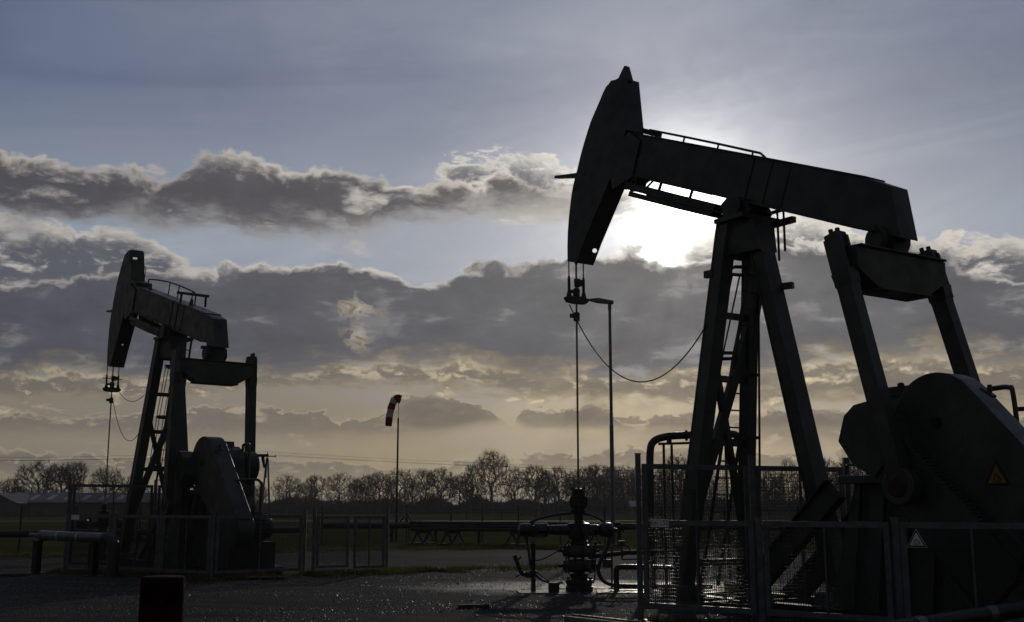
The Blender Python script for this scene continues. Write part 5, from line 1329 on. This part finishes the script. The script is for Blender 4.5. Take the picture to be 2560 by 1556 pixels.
w1 = stems(420, lambda n: r.uniform(20, 112, n), 296, 335, lambda x: 11.6 if x < 60 else 10.6)
w2_ = stems(150, lambda n: r.uniform(-160, 130, n), 345, 380, lambda x: 8.5)
o = seg_mesh('distant_wood', *[np.concatenate([a, b]) for a, b in zip(w1, w2_)], M['under'], None, 3); o['kind'] = 'stuff'
def bushes(n, segs):
    A, Bq = [], []
    for (x0, y0, x1, y1, h) in segs:
        k = int(n * abs(x1 - x0) / 100); t = r.random(k); x = x0 + (x1 - x0) * t; y = y0 + (y1 - y0) * t + r.normal(0, 1.6, k)
        hh_ = h * (0.65 + 0.55 * np.array([mnoise.noise((a * 0.16, 3.0, 0)) for a in x])); z = r.beta(1, 1.25, k) * hh_
        P = np.stack([x, y, z], 1); D = r.normal(0, 0.5, (k, 3)); D[:, 2] = np.abs(D[:, 2]) + 0.1; A.append(P); Bq.append(P + D)
    A, Bq = np.concatenate(A), np.concatenate(Bq)
    return A, Bq, np.full(len(A), 0.085), np.full(len(A), 0.03)
o = seg_mesh('hedgerow', *bushes(21000, [(-75, 300, 20, 302, 4.2), (-60, 306, 112, 300, 4.8), (20, 292, 112, 290, 4.6), (-150, 300, -75, 304, 4.6), (-122, 254, -66, 262, 5.0), (-130, 330, 140, 330, 5.2)]), M['under'], None, 3); o['kind'] = 'stuff'

# --- barn, farmhouse, shed
def house(name, label, cat, x, y, L, Wd, hw, hr, rz, roof, skylights=0, chim=False):
    t = thing(name, label, cat, (x, y, 0), rz)
    MB().loops([(-L / 2, -Wd / 2, 0), (L / 2, -Wd / 2, 0), (L / 2, Wd / 2, 0), (-L / 2, Wd / 2, 0)], [(-L / 2, -Wd / 2, hw), (L / 2, -Wd / 2, hw), (L / 2, Wd / 2, hw), (-L / 2, Wd / 2, hw)]).build('wall', M['wall'], t)
    b = MB()
    prof = [(-Wd / 2 - 0.4, hw - 0.2), (0, hr), (Wd / 2 + 0.4, hw - 0.2), (Wd / 2 + 0.4, hw), (0, hr + 0.22), (-Wd / 2 - 0.4, hw)]
    b.loops([(-L / 2 - 0.4, a, z) for a, z in prof], [(L / 2 + 0.4, a, z) for a, z in prof]); ro = b.build('roof', roof, t)
    b = MB(); b.loops([(-L / 2, -Wd / 2 + 0.02, hw), (-L / 2, Wd / 2 - 0.02, hw), (-L / 2, 0, hr)], [(-L / 2 + 0.2, -Wd / 2 + 0.02, hw), (-L / 2 + 0.2, Wd / 2 - 0.02, hw), (-L / 2 + 0.2, 0, hr)]); b.loops([(L / 2 - 0.2, -Wd / 2 + 0.02, hw), (L / 2 - 0.2, Wd / 2 - 0.02, hw), (L / 2 - 0.2, 0, hr)], [(L / 2, -Wd / 2 + 0.02, hw), (L / 2, Wd / 2 - 0.02, hw), (L / 2, 0, hr)])
    b.build('gable', M['wall'], t)
    sl = (hr - hw) / (Wd / 2 + 0.4)
    for i in range(skylights):
        u = -L / 2 + (i + 0.5) * L / skylights; y0, y1 = -Wd / 2 * 0.80, -Wd / 2 * 0.30
        f = lambda yy: hw + (yy + Wd / 2 + 0.4) * (hr + 0.22 - hw) / (Wd / 2 + 0.4) + 0.03
        b = MB(); b.loops([(u - 0.5, y0, f(y0)), (u + 0.5, y0, f(y0)), (u + 0.5, y1, f(y1)), (u - 0.5, y1, f(y1))], [(u - 0.5, y0, f(y0) + 0.03), (u + 0.5, y0, f(y0) + 0.03), (u + 0.5, y1, f(y1) + 0.03), (u - 0.5, y1, f(y1) + 0.03)]); b.build('skylight', M['rooflight'], ro)
    for i in range(4 if skylights else 2):
        u = -L / 2 + (i + 0.5) * L / (4 if skylights else 2); MB().box((u, -Wd / 2 - 0.03, hw * 0.45), (1.2, 0.06, 1.3)).build('window', M['ink'], t)
    if chim: MB().box((L * 0.2, 0.4, hr + 0.5), (0.6, 0.6, 1.4)).build('chimney', M['wall'], ro)
    return t
house('barn', 'long low barn with a row of pale skylight strips in its dark roof', 'barn', -74, 214, 44, 15, 2.6, 4.2, 0.04, M['roof'], 14)
house('farmhouse', 'small gabled farmhouse at the left end of the barn', 'house', -91.5, 207, 8, 8, 2.4, 4.1, 1.4, M['roof'], 0, True)
house('field_shed', 'small dark shed with a pale roof edge, right of the lamp post', 'shed', 30.5, 272, 4.4, 3.5, 2.0, 3.0, 0.05, M['rooflight'])

# --- small far pump jack seen among the trees
fj = thing('pump_jack', 'tiny far off pump jack with its head raised, among the trees left of the rod', 'pump jack', (8.2, 262, 0), 0, 'pump jacks in the yard')
b = MB(); b.bar((-2.6, 0, 3.6), (1.7, 0, 5.6), 0.4, 0.45, (0, 1, 0)); b.build('walking_beam', M['paint_dark'], fj)
b = MB(); b.loops([(1.3, -0.2, 6.8), (1.75, -0.2, 6.6), (2.35, -0.2, 5.6), (2.5, -0.2, 4.4), (2.2, -0.2, 4.3), (1.7, -0.2, 5.3), (1.35, -0.2, 5.6)], [(1.3, 0.2, 6.8), (1.75, 0.2, 6.6), (2.35, 0.2, 5.6), (2.5, 0.2, 4.4), (2.2, 0.2, 4.3), (1.7, 0.2, 5.3), (1.35, 0.2, 5.6)]); b.build('horse_head', M['paint_dark'], fj)
for dx in (-0.9, 0.8): MB().bar((dx, 0, 0), (0, 0, 4.7), 0.25, 0.25).build('leg', M['paint_dark'], fj)
MB().bar((-2.5, 0, 3.5), (-2.2, 0, 1.4), 0.18, 0.18).build('pitman_arm', M['paint_dark'], fj)
b = MB(); b.lathe([(0.9, -0.3), (0.9, 0.3)], (-2.2, 0, 1.6), (0, 1, 0), 16); b.build('crank', M['paint_dark'], fj)
MB().box((-0.3, 0, 0.15), (6.5, 1.6, 0.3)).build('skid', M['paint_dark'], fj)
MB().tube([(2.5, 0, 0), (2.5, 0, 4.4)], 0.04, 6).build('polished_rod', M['paint_dark'], fj)
ffx = thing('safety_fence', 'tiny mesh cage round the far off pump jack', 'fence', (8.2, 258, 0), 0, GRP)
for x in (-2, 0.2, 2.4): MB().bar((x, 0, 0), (x, 0, 2.6), 0.12, 0.12, (1, 0, 0)).build('post', M['galv'], ffx)
b = MB()
for z in (0.2, 1.3, 2.55): b.bar((-2, 0, z), (2.4, 0, z), 0.1, 0.1, (0, 0, 1))
for i in range(28): b.bar((-2 + i * 0.16, 0, 0.2), (-2 + i * 0.16, 0, 2.5), 0.02, 0.02, (1, 0, 0))
b.build('wire_mesh', M['wire'], ffx)

# --- power pole and its wires
pp = thing('power_pole', 'two legged wooden power pole with a crossarm, right of the distant pump jack', 'power pole', (-41.2, 190, 0))
for k in (-1, 1): MB().tube([(0.75 * k, 0, 0), (0.10 * k, 0, 9.9)], [0.19, 0.13], 10).build('leg', M['timber'], pp)
b = MB(); b.bar((-1.5, 0, 10.1), (1.5, 0, 10.1), 0.14, 0.14); b.bar((0, 0, 9.7), (0, 0, 10.7), 0.14, 0.14); b.build('crossarm', M['timber'], pp)
for x in (-1.35, 0.0, 1.35):
    b = MB(); z = 10.17 if x else 10.7; b.lathe([(0.03, 0), (0.08, 0.05), (0.05, 0.1), (0.08, 0.15), (0.03, 0.22)], (x, 0, z), n=8); b.build('insulator', M['ink'], pp)
b = MB(); b.tube(bez([(-1.3, 0, 10.0), (-1.6, 0, 9.6), (-0.4, 0, 9.4), (0, 0, 9.7)], 6), 0.02, 5); b.tube(bez([(1.3, 0, 10.0), (1.6, 0, 9.6), (0.4, 0, 9.4), (0, 0, 9.7)], 6), 0.02, 5); b.build('jumper', M['black'], pp)
p2_ = (86, 262)
pq = thing('power_pole', 'wooden power pole with a crossarm hidden behind the crank of the large pump jack', 'power pole', (p2_[0], p2_[1], 0))
MB().tube([(0, 0, 0), (0, 0, 10.2)], [0.19, 0.13], 10).build('leg', M['timber'], pq); MB().bar((-1.5, 0, 10.1), (1.5, 0, 10.1), 0.14, 0.14).build('crossarm', M['timber'], pq)
for x, dz, lab in ((-1.35, 0.35, 'left one of the thin overhead wires crossing the whole sky low over the trees'), (0.0, 0.85, 'uppermost of the thin overhead wires crossing low over the trees'), (1.35, 0.35, 'right one of the thin overhead wires crossing the sky low over the trees')):
    pts = sag((-190 + x, 168, 10.1 + dz), (-41.2 + x, 190, 10.05 + dz), 1.6, 20) + sag((-41.2 + x, 190, 10.05 + dz), (p2_[0] + x, p2_[1], 10.05 + dz), 1.4, 24)[1:]
    tag(MB().tube(pts, 0.017, 4).build('overhead_wire', M['black'], None), lab, 'wire', 'overhead wires')

print('objects', len(SC.objects))

# ------------------------------------------------------------------ the damp air that fades the far trees
hz_ = MB().box((0, 2975, 12.0), (8200, 6200, 26.5)).build('haze', None)
hm = bpy.data.materials.new('pale_haze'); hm.use_nodes = True; hm.node_tree.nodes.clear(); hg = G(hm.node_tree)
pv = hg.n('ShaderNodeVolumePrincipled'); pv.inputs['Color'].default_value = (0.80, 0.80, 0.82, 1); pv.inputs['Density'].default_value = 0.00024; pv.inputs['Anisotropy'].default_value = 0.35
ho = hg.n('ShaderNodeOutputMaterial'); hm.node_tree.links.new(pv.outputs[0], ho.inputs['Volume'])
hz_.data.materials.append(hm); hz_['kind'] = 'stuff'
